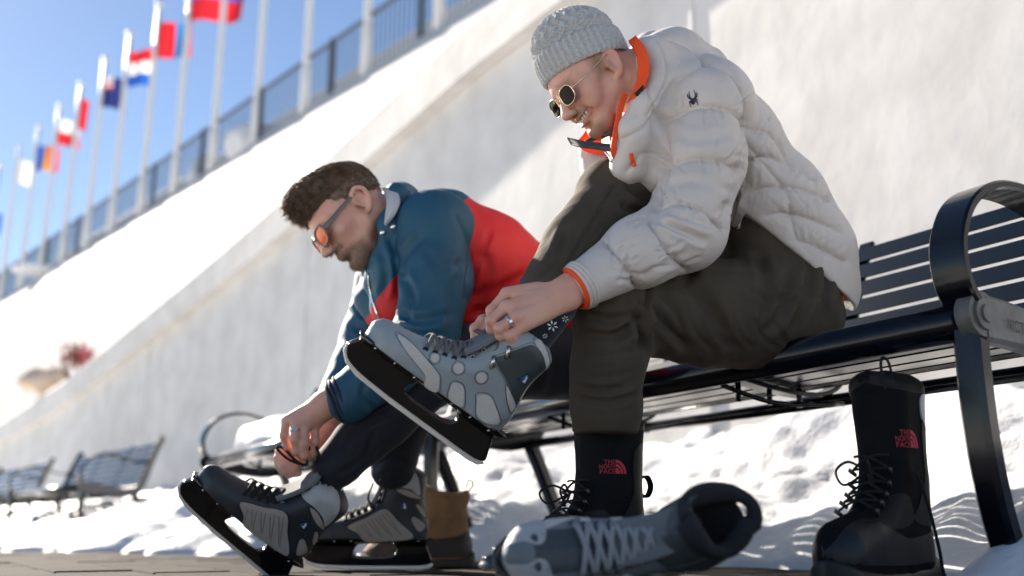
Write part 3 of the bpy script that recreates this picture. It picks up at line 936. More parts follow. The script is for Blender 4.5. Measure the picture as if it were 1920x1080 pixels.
def _cav(X, Y, Z):
    # foot hole for an empty boot, sunk from the collar
    c = np.clip((0.20 - Z) / 0.13, 0, 1)
    cx = 0.043 + 0.012 * c; rx = 0.048 - 0.006 * c; ry = 0.048 - 0.012 * c
    d = (np.sqrt(((X - cx) / rx) ** 2 + (Y / ry) ** 2) - 1) * 0.04
    return np.maximum(d, 0.05 - Z)
_BME = SKB.mesh(_cav)

def skate(parent, name, T3, style, side, empty=False, marks=True, lace=True):
    """skate as part of a person (parent given) or returned parts list of a thing of its own"""
    bm, panels, bands = style
    V, Q = (_BME if empty else _BM)
    def put(nm, VF, mt, par, **kw):
        v, f = VF
        return obj(nm, (T3(v), f), mt, par, **kw)
    if parent is not None and not empty:
        b = put(name, (V, Q), bm, parent); par = b
    else:
        c = V[Q].mean(1); hol = ((((c[:, 0] - 0.045) / 0.046) ** 2 + (c[:, 1] / 0.046) ** 2) < 1.05) & (c[:, 2] > 0.045)
        top_ = c[:, 2] > 0.185
        b = put('boot', (V, Q), [bm, m_lining, m_char], parent, mi=np.where(hol | top_, 1, np.where(((c[:, 2] > 0.105) & (c[:, 0] < 0.125)) | ((np.abs(c[:, 1]) < 0.030) & (c[:, 0] > 0.13) & (c[:, 0] < 0.262) & (c[:, 2] > 0.04)), 2, 0))); par = parent
    put('holder', _HM, m_holder, par); put('blade', _RM, m_blade, par)
    for sd in (1, -1):
        for nm, pts, mt, off in panels:
            if empty and nm == 'collar_band': continue
            put(nm, SKB.patch(pts, sd, off), mt, par)
            if sd == 1 and not empty:
                # stitched outline just outside the panel
                P = smooth_path(pts, 5, True); cc = P.mean(0); P = cc + (P - cc) * (1 + 0.0022 / (np.abs(P - cc).mean() + 1e-6))
                y = SKB.H(P[:, 0], P[:, 1]); q = np.stack([P[:, 0], y + 0.0006, P[:, 1]], 1)
                q = q[y > 0.012]
                if len(q) > 4: put('stitching', tube(q, 0.00045, 4), m_lining, par)
    for x in np.linspace(0.01, 0.27, 7):
        w = float(hold_flare(np.array([x]), np.array([0.0]))[0])
        put('rivet', tube([(x, w - 0.001, -0.0035), (x, w + 0.0012, -0.0035)], 0.0026, 8), m_steelrivet, par)
    # eyelets and laces along the throat
    ey = []
    for i, s in enumerate(np.linspace(0, 1, 7)):
        c = np.array([np.interp(s, [0, 0.5, 0.85, 1], [0.198, 0.146, 0.117, 0.108]), np.interp(s, [0, 0.5, 0.85, 1], [0.048, 0.066, 0.088, 0.108])])
        for sd in (1, -1):
            y = float(SKB.H(c[0], c[1]))
            ey.append((i, sd, np.array([c[0], sd * y, c[1]])))
            a = np.linspace(0, 2 * math.pi, 13)[:-1]
            ring = np.stack([c[0] + 0.0042 * np.cos(a), np.full(12, sd * (y + 0.0012)), c[1] + 0.0042 * np.sin(a)], 1)
            put('eyelet', tube(np.vstack([ring, ring[:1]]), 0.0011, 6, caps=False), m_steelrivet if i > 4 else m_lining, par)
            hole = np.stack([c[0] + 0.0034 * np.cos(a), np.full(12, sd * (y + 0.0010)), c[1] + 0.0034 * np.sin(a)], 1)
            put('eyelet', (hole, [tuple(range(12))]), m_lining, par)
    if lace:
        ml = lace if not isinstance(lace, bool) else m_lace
        L = {(i, sd): p for i, sd, p in ey}
        def crest(x):   # height of the boot front at x
            return np.interp(x, [0.097, 0.104, 0.116, 0.150, 0.205, 0.24], [0.168, 0.140, 0.108, 0.084, 0.065, 0.056])
        for i in range(6):
            for sd in (1, -1):
                a = L[(i, sd)]; e = L[(i + 1, -sd)]
                pts = []
                for k in range(9):
                    s = k / 8; p = a * (1 - s) + e * s
                    bulge = math.sin(math.pi * s)
                    zc = max(crest(p[0]), p[2])
                    p = np.array([p[0] + 0.006 * bulge, p[1] * (1 + 0.05 * bulge), p[2] + (zc - p[2]) * bulge ** 0.6 + 0.004])
                    pts.append(p)
                put('lace', tube(pts, 0.0042, 6, flat=0.45, up=(0.5, 0, 0.85)), ml, par)
    return b

def lit(zp): return [tuple(q) for q in zl(np.array(zp, float))]
def lit2(zp): return [tuple(q) for q in zl2(np.array(zp, float))]
def circ(c, r, n=10): return [(c[0] + r * math.cos(a), c[1] + r * math.sin(a)) for a in np.linspace(0, 2 * math.pi, n + 1)[:-1]]
PAN_GRAY = [
 ('upper_panel', lit([(938, 335), (985, 300), (1060, 262), (1150, 235), (1215, 290), (1245, 390), (1200, 480), (1140, 575), (1098, 632), (1070, 600), (1015, 470)]), m_char, 0.0010),
 ('mesh_panel', lit([(356, 190), (385, 250), (450, 335), (520, 425), (518, 490), (590, 530), (604, 450), (590, 405), (510, 310), (430, 232)]), m_mesh, 0.0014),
 ('mesh_panel', lit(circ((575, 320), 24)), m_mesh, 0.0014), ('mesh_panel', lit(circ((717, 385), 30)), m_mesh, 0.0014), ('mesh_panel', lit(circ((858, 442), 31)), m_mesh, 0.0014),
 ('mesh_panel', lit([(690, 472), (740, 488), (757, 535), (748, 622), (668, 575), (672, 505)]), m_mesh, 0.0014),
 ('mesh_panel', lit([(842, 552), (915, 562), (950, 625), (984, 725), (925, 735), (846, 688), (838, 600)]), m_mesh, 0.0014),
 ('mesh_panel', lit([(1012, 492), (1042, 545), (1082, 632), (1052, 664), (1020, 575)]), m_mesh, 0.0022),
 ('collar_band', lit([(1170, 225), (1212, 215), (1256, 290), (1274, 378), (1256, 396), (1222, 300)]), m_mesh, 0.0024),
]
PAN_NAVY = [
 ('mesh_panel', lit2([(428, 350), (560, 385), (690, 420), (708, 540), (722, 690), (580, 605), (458, 505), (450, 430)]), m_beige, 0.0014),
 ('collar_panel', lit2([(770, 310), (840, 240), (905, 150), (955, 170), (1000, 340), (985, 420), (930, 500), (905, 430), (850, 365)]), m_pale, 0.0012),
 ('mesh_panel', lit2([(828, 370), (880, 410), (922, 500), (918, 520), (880, 480), (848, 430)]), m_beige, 0.0022),
 ('mesh_panel', lit2([(785, 590), (812, 590), (836, 660), (826, 690), (776, 690), (774, 640)]), m_beige, 0.0016),
 ('mesh_panel', lit2([(868, 540), (885, 540), (893, 590), (876, 640), (862, 610)]), m_beige, 0.0016),
]
ST_GRAY = (m_gray, PAN_GRAY, None); ST_NAVY = (m_navyl, PAN_NAVY, None)

def skate_logo(par, T3, side, conv, tri, s=1.0):
    """small mountain emblem: blue field, white peak, dark base line"""
    P = np.array(conv(tri))
    c = P.mean(0)
    for nm, pts, mt, off in (('emblem', P, m_logo_k, 0.0022), ('emblem', c + (P - c) * 0.80, m_logo_b, 0.0026)):
        V, F = SKB.patch([tuple(q) for q in pts], side, off, 0.003, smooth=False)
        obj(nm, (T3(V), F), mt, par)
    a, b, d = P
    pk = np.array([a * 0.25 + d * 0.75, b * 0.35 + d * 0.65, b * 0.85 + a * 0.15, b * 0.45 + a * 0.55, (a * .5 + d * .5) * 0.6 + b * 0.4])
    V, F = SKB.patch([tuple(q) for q in c + (pk - c) * 0.78], side, 0.0030, 0.003, smooth=False)
    obj('emblem', (T3(V), F), m_logo_w, par)

# ---------------------------------------------------------------- winter boots
m_bblack = mat('black_boot_nylon', (0.0045, 0.005, 0.006), 0.75, spec=0.2, bump=0.5, bscale=350, var=0.2, vscale=15)
m_bpanel = mat('matt_boot_leather', (0.012, 0.0115, 0.011), 0.55, spec=0.3, bump=0.35, bscale=200, var=0.2, vscale=15)
m_brub = mat('boot_rubber', (0.010, 0.010, 0.011), 0.45, bump=0.3, bscale=120)
m_bred = mat('red_boot_print', (0.52, 0.03, 0.06), 0.6)
m_bwhite = mat('pale_reflective_patch', (0.50, 0.50, 0.50), 0.5)
m_tan = mat('tan_nubuck', (0.26, 0.150, 0.075), 0.85, bump=0.4, bscale=150, var=0.25, vscale=20)
m_brown = mat('dark_brown_rubber', (0.035, 0.028, 0.024), 0.6, bump=0.3, bscale=100)
m_hook = mat('dark_steel_hook', (0.10, 0.10, 0.10), 0.4, metal=0.8)
WB_OUT = [(0.315, 0.02), (0.316, 0.060), (0.290, 0.092), (0.235, 0.105), (0.185, 0.120), (0.150, 0.155), (0.138, 0.21), (0.137, 0.27), (0.136, 0.322), (0.07, 0.328), (0.003, 0.322), (0.002, 0.25), (0.004, 0.17), (-0.004, 0.11), (-0.012, 0.06), (-0.010, 0.01), (0.0, -0.03), (0.15, -0.03), (0.31, -0.03)]
def wb_w(X, Z):
    foot = np.interp(X, [-0.02, 0.05, 0.13, 0.22, 0.28, 0.32], [0.040, 0.043, 0.048, 0.056, 0.052, 0.036])
    k = np.clip((Z - 0.08) / 0.08, 0, 1); k = k * (X < 0.2)
    return foot * (1 - k) + (0.053 + 0.006 * np.clip((Z - 0.2) / 0.1, 0, 1)) * k
WB = Inflated(WB_OUT, wb_w, 0.045, 0.0030, 6, floor=0.018)
WBS = Inflated([(0.318, -0.01), (0.322, 0.03), (0.312, 0.045), (0.24, 0.040), (0.15, 0.038), (0.05, 0.042), (-0.012, 0.050), (-0.020, 0.03), (-0.016, -0.01), (0.0, -0.04), (0.3, -0.04)], lambda X, Z: wb_w(X, Z * 0) + 0.006, 0.03, 0.0030, 5, floor=0.0)
def _wcav(X, Y, Z):
    d = (np.sqrt(((X - 0.07) / 0.058) ** 2 + (Y / 0.050) ** 2) - 1) * 0.05
    return np.maximum(d, 0.16 - Z)
_WB = WB.mesh(_wcav); _WBS = WBS.mesh(None, 1)
TB_OUT = [(0.30, 0.02), (0.300, 0.055), (0.27, 0.085), (0.21, 0.105), (0.165, 0.135), (0.150, 0.18), (0.148, 0.256), (0.07, 0.252), (0.000, 0.238), (0.004, 0.18), (-0.004, 0.11), (-0.012, 0.06), (-0.010, 0.01), (0.0, -0.03), (0.15, -0.03), (0.30, -0.03)]
TB = Inflated(TB_OUT, wb_w, 0.045, 0.0034, 6, floor=0.018)
_TB = TB.mesh(_wcav)

def half_dome(par, T3, side, c, s, body):
    """printed half-dome emblem with three lines of lettering"""
    def band(r0, r1):
        a = np.linspace(0, math.pi / 2, 12)
        o = np.stack([np.cos(a) * r1, np.sin(a) * r1], 1); i = np.stack([np.cos(a) * r0, np.sin(a) * r0], 1)[::-1]
        return np.vstack([o, i])
    mir = side
    for r0, r1 in ((0.78, 1.0), (0.50, 0.70), (0.0, 0.42)):
        p = band(max(r0, 0.02), r1) * s
        p = np.stack([c[0] - p[:, 0] , c[1] + p[:, 1]], 1)
        V2, F = poly_fill(p, 0.004)
        v, f = body.mark(V2, F, side); obj('emblem', (T3(v), f), m_bred, par, smooth=False)
    for k, wd in enumerate(('THE', 'NORTH', 'FACE')):
        V2, F = text_mesh(wd, 0.44 * s)
        wdt = V2[:, 0].max()
        V2 = np.stack([V2[:, 0] * (1.0 * s / wdt if wd != 'THE' else 0.75 * s / wdt), V2[:, 1]], 1)
        right = V2[:, 0].max()
        V2[:, 0] = c[0] + 0.06 * s + (right - V2[:, 0]); V2[:, 1] = c[1] + (2 - k) * 0.345 * s + V2[:, 1]
        v, f = body.mark(V2, F, side); obj('emblem', (T3(v), f), m_bred, par, smooth=False)

def winter_boot(par, T3, side, name=None, laces=True, white=True, tan=False, cuff=0.04):
    def put(nm, VF, mt, p, **kw):
        v, f = VF; return obj(nm, (T3(v), f), mt, p, **kw)
    body = TB if tan else WB
    V, Q = _TB if tan else _WB
    V = V + vnormals(V, Q) * (vnoise(V, 45, 3) * 0.0012 + vnoise(V, 22, 5) * 0.0015)[:, None]
    if name: b = put(name, (V, Q), m_tan if tan else m_bblack, par); p2 = b
    else: b = put('upper', (V, Q), m_tan if tan else m_bblack, par); p2 = par
    put('sole', _WBS, m_brown if tan else m_brub, p2)
    for sd in (1, -1):
        if tan:
            put('rubber_shell', body.patch([(0.300, 0.035), (0.296, 0.06), (0.26, 0.085), (0.20, 0.098), (0.12, 0.088), (0.05, 0.095), (-0.002, 0.11), (-0.006, 0.04), (0.1, 0.03), (0.2, 0.03)], sd, 0.002), m_brown, p2)
            put('collar_seam', body.patch([(0.145, 0.222), (0.145, 0.236), (0.07, 0.234), (0.004, 0.222), (0.006, 0.206), (0.07, 0.218)], sd, 0.0022), m_tan, p2)
            put('ankle_panel', body.patch([(0.140, 0.14), (0.140, 0.165), (0.07, 0.175), (0.008, 0.180), (0.004, 0.155), (0.07, 0.15)], sd, 0.0018), m_tan, p2)
            continue
        put('rubber_shell', body.patch([(0.312, 0.04), (0.308, 0.07), (0.275, 0.092), (0.225, 0.098), (0.185, 0.085), (0.12, 0.072), (0.05, 0.078), (-0.004, 0.085), (-0.008, 0.045), (0.1, 0.035), (0.2, 0.035)], sd, 0.0022), m_brub, p2)
        put('heel_panel', body.patch([(0.010, 0.10), (0.004, 0.17), (0.004, 0.25), (0.030, 0.265), (0.052, 0.24), (0.052, 0.17), (0.075, 0.125), (0.10, 0.10), (0.05, 0.090)], sd, 0.0020), m_bpanel, p2)
        put('vamp_panel', body.patch([(0.10, 0.10), (0.12, 0.135), (0.16, 0.130), (0.20, 0.112), (0.25, 0.100), (0.23, 0.088), (0.15, 0.086)], sd, 0.0020), m_bpanel, p2)
        put('cuff_band', body.patch([(0.134, 0.296), (0.134, 0.320), (0.07, 0.325), (0.005, 0.320), (0.005, 0.296), (0.07, 0.290)], sd, 0.0022), m_bpanel, p2)
        if white: put('reflective_patch', body.patch([(0.020, 0.235), (0.012, 0.272), (0.030, 0.290), (0.052, 0.282), (0.048, 0.25)], sd, 0.0026), m_bwhite, p2)
        if sd == 1: half_dome(p2, T3, sd, (0.096, 0.205), 0.0265, body)
    if laces:
        # lace hooks and crossed laces over the instep, pull tab at the back
        pr = []
        for s in np.linspace(0, 1, 6):
            c = np.array([np.interp(s, [0, 0.5, 1], [0.205, 0.158, 0.140]), np.interp(s, [0, 0.5, 1], [0.104, 0.135, 0.185])]); pr.append(c)
        for i in range(5):
            for sd in (1, -1):
                a, b_ = pr[i], pr[i + 1]
                pts = []
                for k in range(7):
                    s = k / 6; q = a * (1 - s) + b_ * s; y = 0.036 * (1 - 2 * s) * sd
                    n = nrm(np.array([0.75, 0.65])); bl = 0.012 + 0.012 * math.sin(math.pi * s)
                    pts.append(np.array([q[0] + n[0] * bl * 0.5, y, q[1] + n[1] * bl]))
                put('lace', tube(pts, 0.0023, 6), m_lace_b, p2)
                put('lace_hook', tube([np.array([a[0] - 0.004, sd * 0.036, a[1]]), np.array([a[0] + 0.008, sd * 0.043, a[1] + 0.008])], 0.0034, 8), m_hook, p2)
        # bow
        for sd in (1, -1):
            q = pr[4]
            lp = smooth_path([(q[0] + 0.02, 0, q[1] + 0.005), (q[0] + 0.045, 0.02 * sd, q[1] + 0.018), (q[0] + 0.065, 0.035 * sd, q[1] + 0.004), (q[0] + 0.05, 0.03 * sd, q[1] - 0.016), (q[0] + 0.022, 0.004 * sd, q[1])], 6)
            put('lace', tube(lp, 0.0023, 6), m_lace_b, p2)
    tb = smooth_path([(-0.002, 0, 0.20), (-0.026, 0, 0.205), (-0.036, 0, 0.185), (-0.024, 0, 0.165), (-0.002, 0, 0.172)], 6) if not tan else smooth_path([(0.0, 0, 0.235), (-0.014, 0, 0.262), (-0.004, 0, 0.276), (0.006, 0, 0.25)], 5)
    put('pull_tab', strap(tb, 0.016, 0.004, (0, 1, 0)), m_bblack if not tan else m_tan, p2)
    return b
# ================================================================ PEOPLE
FV = np.array([-0.857, -0.516, 0.0]); LV = np.array([0.516, -0.857, 0.0])   # facing, own left
def cam_vec(r, u, f): return r * CR + u * CU + f * CF

m_skin = mat('skin', (0.68, 0.39, 0.29), 0.46, bump=0.45, bscale=330, bdist=0.0015, var=0.2, vscale=30, col2=(0.65, 0.33, 0.25), sss=0.12)
attr_mix(m_skin, 'lip', (0.50, 0.17, 0.15), 0.0025)
m_skin1 = m_skin
attr_mix(m_skin1, 'beard', (0.34, 0.19, 0.12), 0.010)
m_skin2 = mat('skin_bearded', (0.64, 0.38, 0.29), 0.48, bump=0.25, bscale=420, bdist=0.0012, var=0.16, vscale=38, col2=(0.62, 0.31, 0.24), sss=0.12)
attr_mix(m_skin2, 'lip', (0.45, 0.16, 0.14), 0.0025)
attr_mix(m_skin2, 'beard', (0.24, 0.145, 0.10), 0.012)

class Head:
    """head frame: x out of the face, y to its own left, z up; origin between the ears"""
    def __init__(s, o, f, up, scale=1.0):
        s.o = np.asarray(o, float); x = nrm(f); z = np.asarray(up, float); z = nrm(z - x * z.dot(x)); y = np.cross(z, x)
        s.M = np.stack([x, y, z], 1); s.sc = scale
    def __call__(s, p): return (np.asarray(p, float) * s.sc) @ s.M.T + s.o
    def inv(s, P): return ((np.asarray(P) - s.o) @ s.M) / s.sc
    def c(s, F, a, b, ra, rb, k=0.012, sq=None, op='u'):
        if sq is not None: sq = (s.M @ np.asarray(sq[0], float), sq[1])
        F.cone(s(a), s(b), ra * s.sc, rb * s.sc, k * s.sc, sq, op)
    def e(s, F, c, r, k=0.012, op='u'):
        F.ell(s(c), np.asarray(r) * s.sc, s.M, k * s.sc, op)

def head_shape(F, H, smile=False, ears=True, ef=1.0):
    H.e(F, (-0.008, 0, 0.048), (0.100, 0.077, 0.086), 0.01)
    H.e(F, (0.040, 0, 0.010), (0.056, 0.059, 0.084), 0.03)
    for y in (-1, 1):
        H.c(F, (0.002, 0.050 * y, -0.038), (0.060, 0.024 * y, -0.084), 0.018, 0.016, 0.025)       # jaw
        H.e(F, (0.062, 0.041 * y, -0.012), (0.024, 0.024, 0.020), 0.025)                            # cheekbone
        H.c(F, (0.086, 0.012 * y, 0.032), (0.072, 0.046 * y, 0.030), 0.012, 0.011, 0.015)         # brow
    H.e(F, (0.056, 0, -0.045), (0.034, 0.039, 0.050), 0.022)
    H.e(F, (0.078, 0, -0.093), (0.019, 0.023, 0.016), 0.022)                                        # chin
    H.c(F, (0.030, 0, -0.085), (0.070, 0, -0.095), 0.022, 0.015, 0.03)                             # under the jaw
    for y in (-1, 1):
        H.e(F, (0.096, 0.033 * y, 0.014), (0.017, 0.017, 0.012), 0.012, 'd')                        # eye socket
        H.e(F, (0.080, 0.032 * y, 0.013), (0.013, 0.014, 0.012), 0.006)                             # lid
    H.c(F, (0.093, 0, 0.022), (0.117, 0, -0.022), 0.0088, 0.0115, 0.010)                            # nose
    H.e(F, (0.120, 0, -0.025), (0.011, 0.0115, 0.010), 0.008)
    for y in (-1, 1):
        H.e(F, (0.107, 0.0125 * y, -0.029), (0.011, 0.0075, 0.008), 0.006)
        H.e(F, (0.111, 0.006 * y, -0.0375), (0.005, 0.0034, 0.003), 0.002, 'd')
    H.e(F, (0.088, 0, -0.052), (0.014, 0.026, 0.016), 0.012)                                        # muzzle
    if smile:
        for y in (-1, 1):
            H.c(F, (0.102, 0, -0.0475), (0.078, 0.036 * y, -0.0405), 0.0046, 0.0036, 0.006)        # upper lip
            H.c(F, (0.100, 0, -0.0670), (0.078, 0.036 * y, -0.0465), 0.0060, 0.0038, 0.006)         # lower lip
            H.c(F, (0.104, 0, -0.0568), (0.083, 0.033 * y, -0.0435), 0.0062, 0.0034, 0.002, None, 'd')
            H.e(F, (0.066, 0.043 * y, -0.032), (0.018, 0.015, 0.018), 0.016)                        # raised cheek
            H.c(F, (0.104, 0.018 * y, -0.022), (0.080, 0.040 * y, -0.050), 0.0026, 0.0018, 0.006, None, 'd')
    else:
        for y in (-1, 1):
            H.c(F, (0.101, 0, -0.0510), (0.085, 0.024 * y, -0.0545), 0.0048, 0.0030, 0.006)
            H.c(F, (0.100, 0, -0.0605), (0.086, 0.022 * y, -0.0565), 0.0056, 0.0032, 0.006)
            H.c(F, (0.106, 0, -0.0555), (0.087, 0.025 * y, -0.0557), 0.0016, 0.0012, 0.003, None, 'd')
            H.c(F, (0.100, 0.019 * y, -0.028), (0.084, 0.033 * y, -0.056), 0.0022, 0.002, 0.006, None, 'd')
    H.e(F, (0.094, 0, -0.074), (0.010, 0.02, 0.005), 0.008, 'd')
    if ears:
        for y in (-1, 1):
            pts = smooth_path([(0.004, 0.070 * y, 0.006), (-0.002, (0.072 + 0.008 * ef) * y, 0.026), (-0.018, (0.074 + 0.015 * ef) * y, 0.033), (-0.033, (0.075 + 0.016 * ef) * y, 0.020), (-0.030, (0.074 + 0.013 * ef) * y, -0.004), (-0.017, 0.077 * y, -0.022), (-0.005, 0.073 * y, -0.027)], 4)
            for a, b in zip(pts[:-1], pts[1:]): H.c(F, a, b, 0.0050, 0.0050, 0.003)
            H.e(F, (-0.014, 0.078 * y, 0.006), (0.019, 0.0055, 0.026), 0.005)
            H.e(F, (-0.012, 0.086 * y, 0.002), (0.009, 0.006, 0.013), 0.004, 'd')

def hand_shape(F, wrist, mcps, fingers, thumb=None, r=0.0088, pk=0.014):
    """palm from wrist to the four knuckles, each finger a bent tapered chain"""
    wrist = np.asarray(wrist)
    for i, m in enumerate(mcps):
        a = wrist + (np.asarray(m) - np.mean(mcps, 0)) * 0.45
        F.cone(a, m, 0.0165, 0.0118, pk)
    for fg in fingers:
        rr = [r * 1.12, r * 1.06, r * 0.98, r * 0.86][:len(fg)]
        for i in range(len(fg) - 1): F.cone(fg[i], fg[i + 1], rr[i], rr[i + 1], 0.0035)
        for j in fg[1:-1]: F.ell(j, (r * 1.13,) * 3, None, 0.004)
    if thumb is not None:
        rr = [0.0165, 0.0125, 0.0105, 0.0088]
        for i in range(len(thumb) - 1): F.cone(thumb[i], thumb[i + 1], rr[i], rr[i + 1], 0.008)

def tubes_to(V, P, r): return tube(P, r)

# ================================================================ person one: grey puffer jacket
p1 = root('person', T(0.5, 0.1, 0.0), 'man in grey puffer jacket, knit hat and sunglasses tying a raised skate', 'person', 'men lacing skates on the bench')
HIP_L = Wd(1462, 582, 2.20); HIP_R = Wd(1378, 565, 2.40)
KN_L = Wd(1150, 588, 1.98); AN_L = Wd(1140, 965, 1.95)
KN_R = Wd(1152, 366, 2.12); AN_R = Wd(1012, 596, 1.865)
SH_L = Wd(1330, 195, 2.07); EL_L = Wd(1285, 425, 1.98); WR_L = Wd(1078, 538, 1.865)
SH_R = Wd(1185, 225, 2.38); EL_R = Wd(1155, 425, 2.30); WR_R = Wd(990, 578, 1.96)
PEL = Wd(1440, 520, 2.28); T1 = Wd(1402, 398, 2.27); T2 = Wd(1322, 288, 2.23); T3_ = Wd(1258, 200, 2.19); NECK = Wd(1215, 150, 2.15)
hf = nrm(cam_vec(-0.70, -0.56, -0.44)); hu = cam_vec(-0.60, 0.80, 0.02)
HD1 = Head(Wd(1115, 155, 2.12), hf, hu, 0.915)

B = Field((-0.12, 1.62, 0.30), (0.80, 2.52, 1.27), 0.0031)
head_shape(B, HD1, smile=True, ef=0.45)
B.cone(HD1((-0.035, 0, -0.03)), NECK, 0.056, 0.062, 0.03)
B.cone(NECK, T2, 0.07, 0.09, 0.03); B.cone(T2, T1, 0.08, 0.060, 0.03); B.cone(T1, PEL, 0.060, 0.07, 0.03)
for sh, el, wr in ((SH_L, EL_L, WR_L), (SH_R, EL_R, WR_R)):
    B.cone(NECK, sh, 0.045, 0.045, 0.03); B.cone(sh, el, 0.045, 0.038, 0.02); B.cone(el, el * 0.35 + wr * 0.65, 0.040, 0.034, 0.02); B.cone(el * 0.35 + wr * 0.65, wr, 0.034, 0.026, 0.02)
for hp, kn, an in ((HIP_L, KN_L, AN_L), (HIP_R, KN_R, AN_R)):
    B.cone(PEL, hp, 0.08, 0.075, 0.03); B.cone(hp, kn, 0.07, 0.045, 0.02); B.cone(kn, an, 0.045, 0.032, 0.02)
# own left hand, back of the hand to the camera, fingers curled over the lace
mc = [Wd(949, 550, 1.850), Wd(950, 575, 1.825), Wd(969, 594, 1.812), Wd(984, 611, 1.812)]
fg = [[mc[0], Wd(921, 582, 1.838), Wd(922, 606, 1.848), Wd(930, 618, 1.860)],
      [mc[1], Wd(920, 600, 1.808), Wd(921, 617, 1.818), Wd(932, 628, 1.832)],
      [mc[2], Wd(935, 615, 1.797), Wd(938, 629, 1.806), Wd(949, 636, 1.820)],
      [mc[3], Wd(957, 629, 1.800), Wd(962, 637, 1.806), Wd(972, 637, 1.818)]]
hand_shape(B, Wd(1060, 550, 1.855), mc, fg, [Wd(1020, 560, 1.88), Wd(975, 590, 1.885), Wd(948, 608, 1.885), Wd(928, 622, 1.878)])
for m_ in mc: B.cone(Wd(1050, 548, 1.842) * 0.9 + np.asarray(m_) * 0.1 - CF * 0.006, np.asarray(m_) - CF * 0.0085, 0.0030, 0.0036, 0.006)
B.cone(Wd(1060, 550, 1.855), WR_L, 0.0285, 0.028, 0.02, sq=(CF, 0.8))
B.ell(mc[1] - CF * 0.005, (0.010, 0.010, 0.008), None, 0.012); B.ell(mc[2] - CF * 0.003, (0.009,) * 3, None, 0.012)
# own right hand behind it, finger and thumb pinching the lace from the far side
mr = [Wd(930, 590, 1.905), Wd(935, 598, 1.93), Wd(945, 608, 1.95), Wd(955, 618, 1.965)]
fr_ = [[mr[0], Wd(905, 600, 1.885), Wd(890, 616, 1.880), Wd(889, 634, 1.882)],
       [mr[1], Wd(906, 606, 1.915), Wd(896, 622, 1.908), Wd(897, 640, 1.905)],
       [mr[2], Wd(918, 618, 1.94), Wd(908, 632, 1.93), Wd(910, 646, 1.925)],
       [mr[3], Wd(930, 630, 1.955), Wd(922, 642, 1.945), Wd(924, 652, 1.94)]]
hand_shape(B, Wd(985, 575, 1.94), mr, fr_, [Wd(975, 590, 1.92), Wd(940, 605, 1.892), Wd(918, 618, 1.878), Wd(903, 630, 1.872)])
V, Q = B.mesh(1)
L = HD1.inv(V)
near = np.linalg.norm(L, axis=1) < 0.17
def lipmask(L, smile):
    d = np.full(len(L), 1.0)
    segs = [((0.102, 0, -0.0475), (0.078, 0.036, -0.0405)), ((0.100, 0, -0.067), (0.078, 0.036, -0.0465))] if smile else [((0.101, 0, -0.051), (0.085, 0.024, -0.0545)), ((0.100, 0, -0.0605), (0.086, 0.022, -0.0565))]
    A = L.copy(); A[:, 1] = np.abs(A[:, 1])
    for a, b in segs:
        a = np.array(a); b = np.array(b); ab = b - a
        t = np.clip((A - a) @ ab / ab.dot(ab), 0, 1)
        d = np.minimum(d, np.linalg.norm(A - a - t[:, None] * ab, axis=1))
    return 0.0065 - d
lip = np.where(near, lipmask(L, True), -1)
def beardmask(L, lo):
    A = L.copy(); A[:, 1] = np.abs(A[:, 1])
    must = 0.017 - np.sqrt(((A[:, 0] - 0.099) / 1.5) ** 2 + (A[:, 2] + 0.040) ** 2 + (np.maximum(A[:, 1] - 0.026, 0)) ** 2)
    line = -0.046 - 0.34 * (0.085 - A[:, 0])
    chin = np.minimum((line - A[:, 2]) * 1.0, A[:, 0] - 0.040)
    chin = np.maximum(chin, np.minimum(0.010 - np.abs(A[:, 0] + 0.002), 0.02 - A[:, 2]) - 0.006)
    return np.maximum(must, chin - lo)
Ay = np.abs(L[:, 1])
side_ = np.minimum(np.minimum(0.016 - np.abs(L[:, 0] - 0.014), 0.05 - L[:, 2]), np.minimum(L[:, 2] + 0.006, Ay - 0.045))
brow_ = np.minimum(0.0045 - np.abs(L[:, 2] - 0.036 + 0.12 * (Ay - 0.03)), np.minimum(L[:, 0] - 0.05, np.minimum(Ay - 0.010, 0.052 - Ay)))
bd = np.where(near, np.maximum(np.maximum(beardmask(L, 0.03) - 0.003, side_ * 0.8), brow_ * 1.5), -1)
obj('body', (V, Q), m_skin1, p1, attrs={'lip': lip, 'beard': bd})
# teeth
m_teeth = mat('teeth', (0.72, 0.68, 0.60), 0.3)
for k in range(-3, 4):
    a = k * 0.155; x = 0.0955 - 0.016 * (abs(k) / 4) ** 2; y = 0.0069 * k
    v, f = box((0, 0, 0), (0.004, 0.0064, 0.0100), 0.001)
    obj('tooth', (HD1(v + np.array([x, y, -0.0540 + 0.0090 * (abs(k) / 4)])), f), m_teeth, p1)
# wedding ring
def ring(par, a, b, r, w, mt):
    ax = nrm(b - a); c = a * 0.55 + b * 0.45
    e1 = nrm(np.cross(ax, [0.3, 0.2, 0.9])); e2 = np.cross(ax, e1)
    pts = [c + r * (math.cos(t) * e1 + math.sin(t) * e2) for t in np.linspace(0, 2 * math.pi, 25)]
    obj('ring', strap(np.array(pts), w, 0.0016, ax), mt, par, smooth=True, auto=40)
m_silver = mat('silver', (0.75, 0.75, 0.75), 0.18, metal=1.0)
ring(p1, mc[2], fg[2][1], 0.0108, 0.006, m_silver)

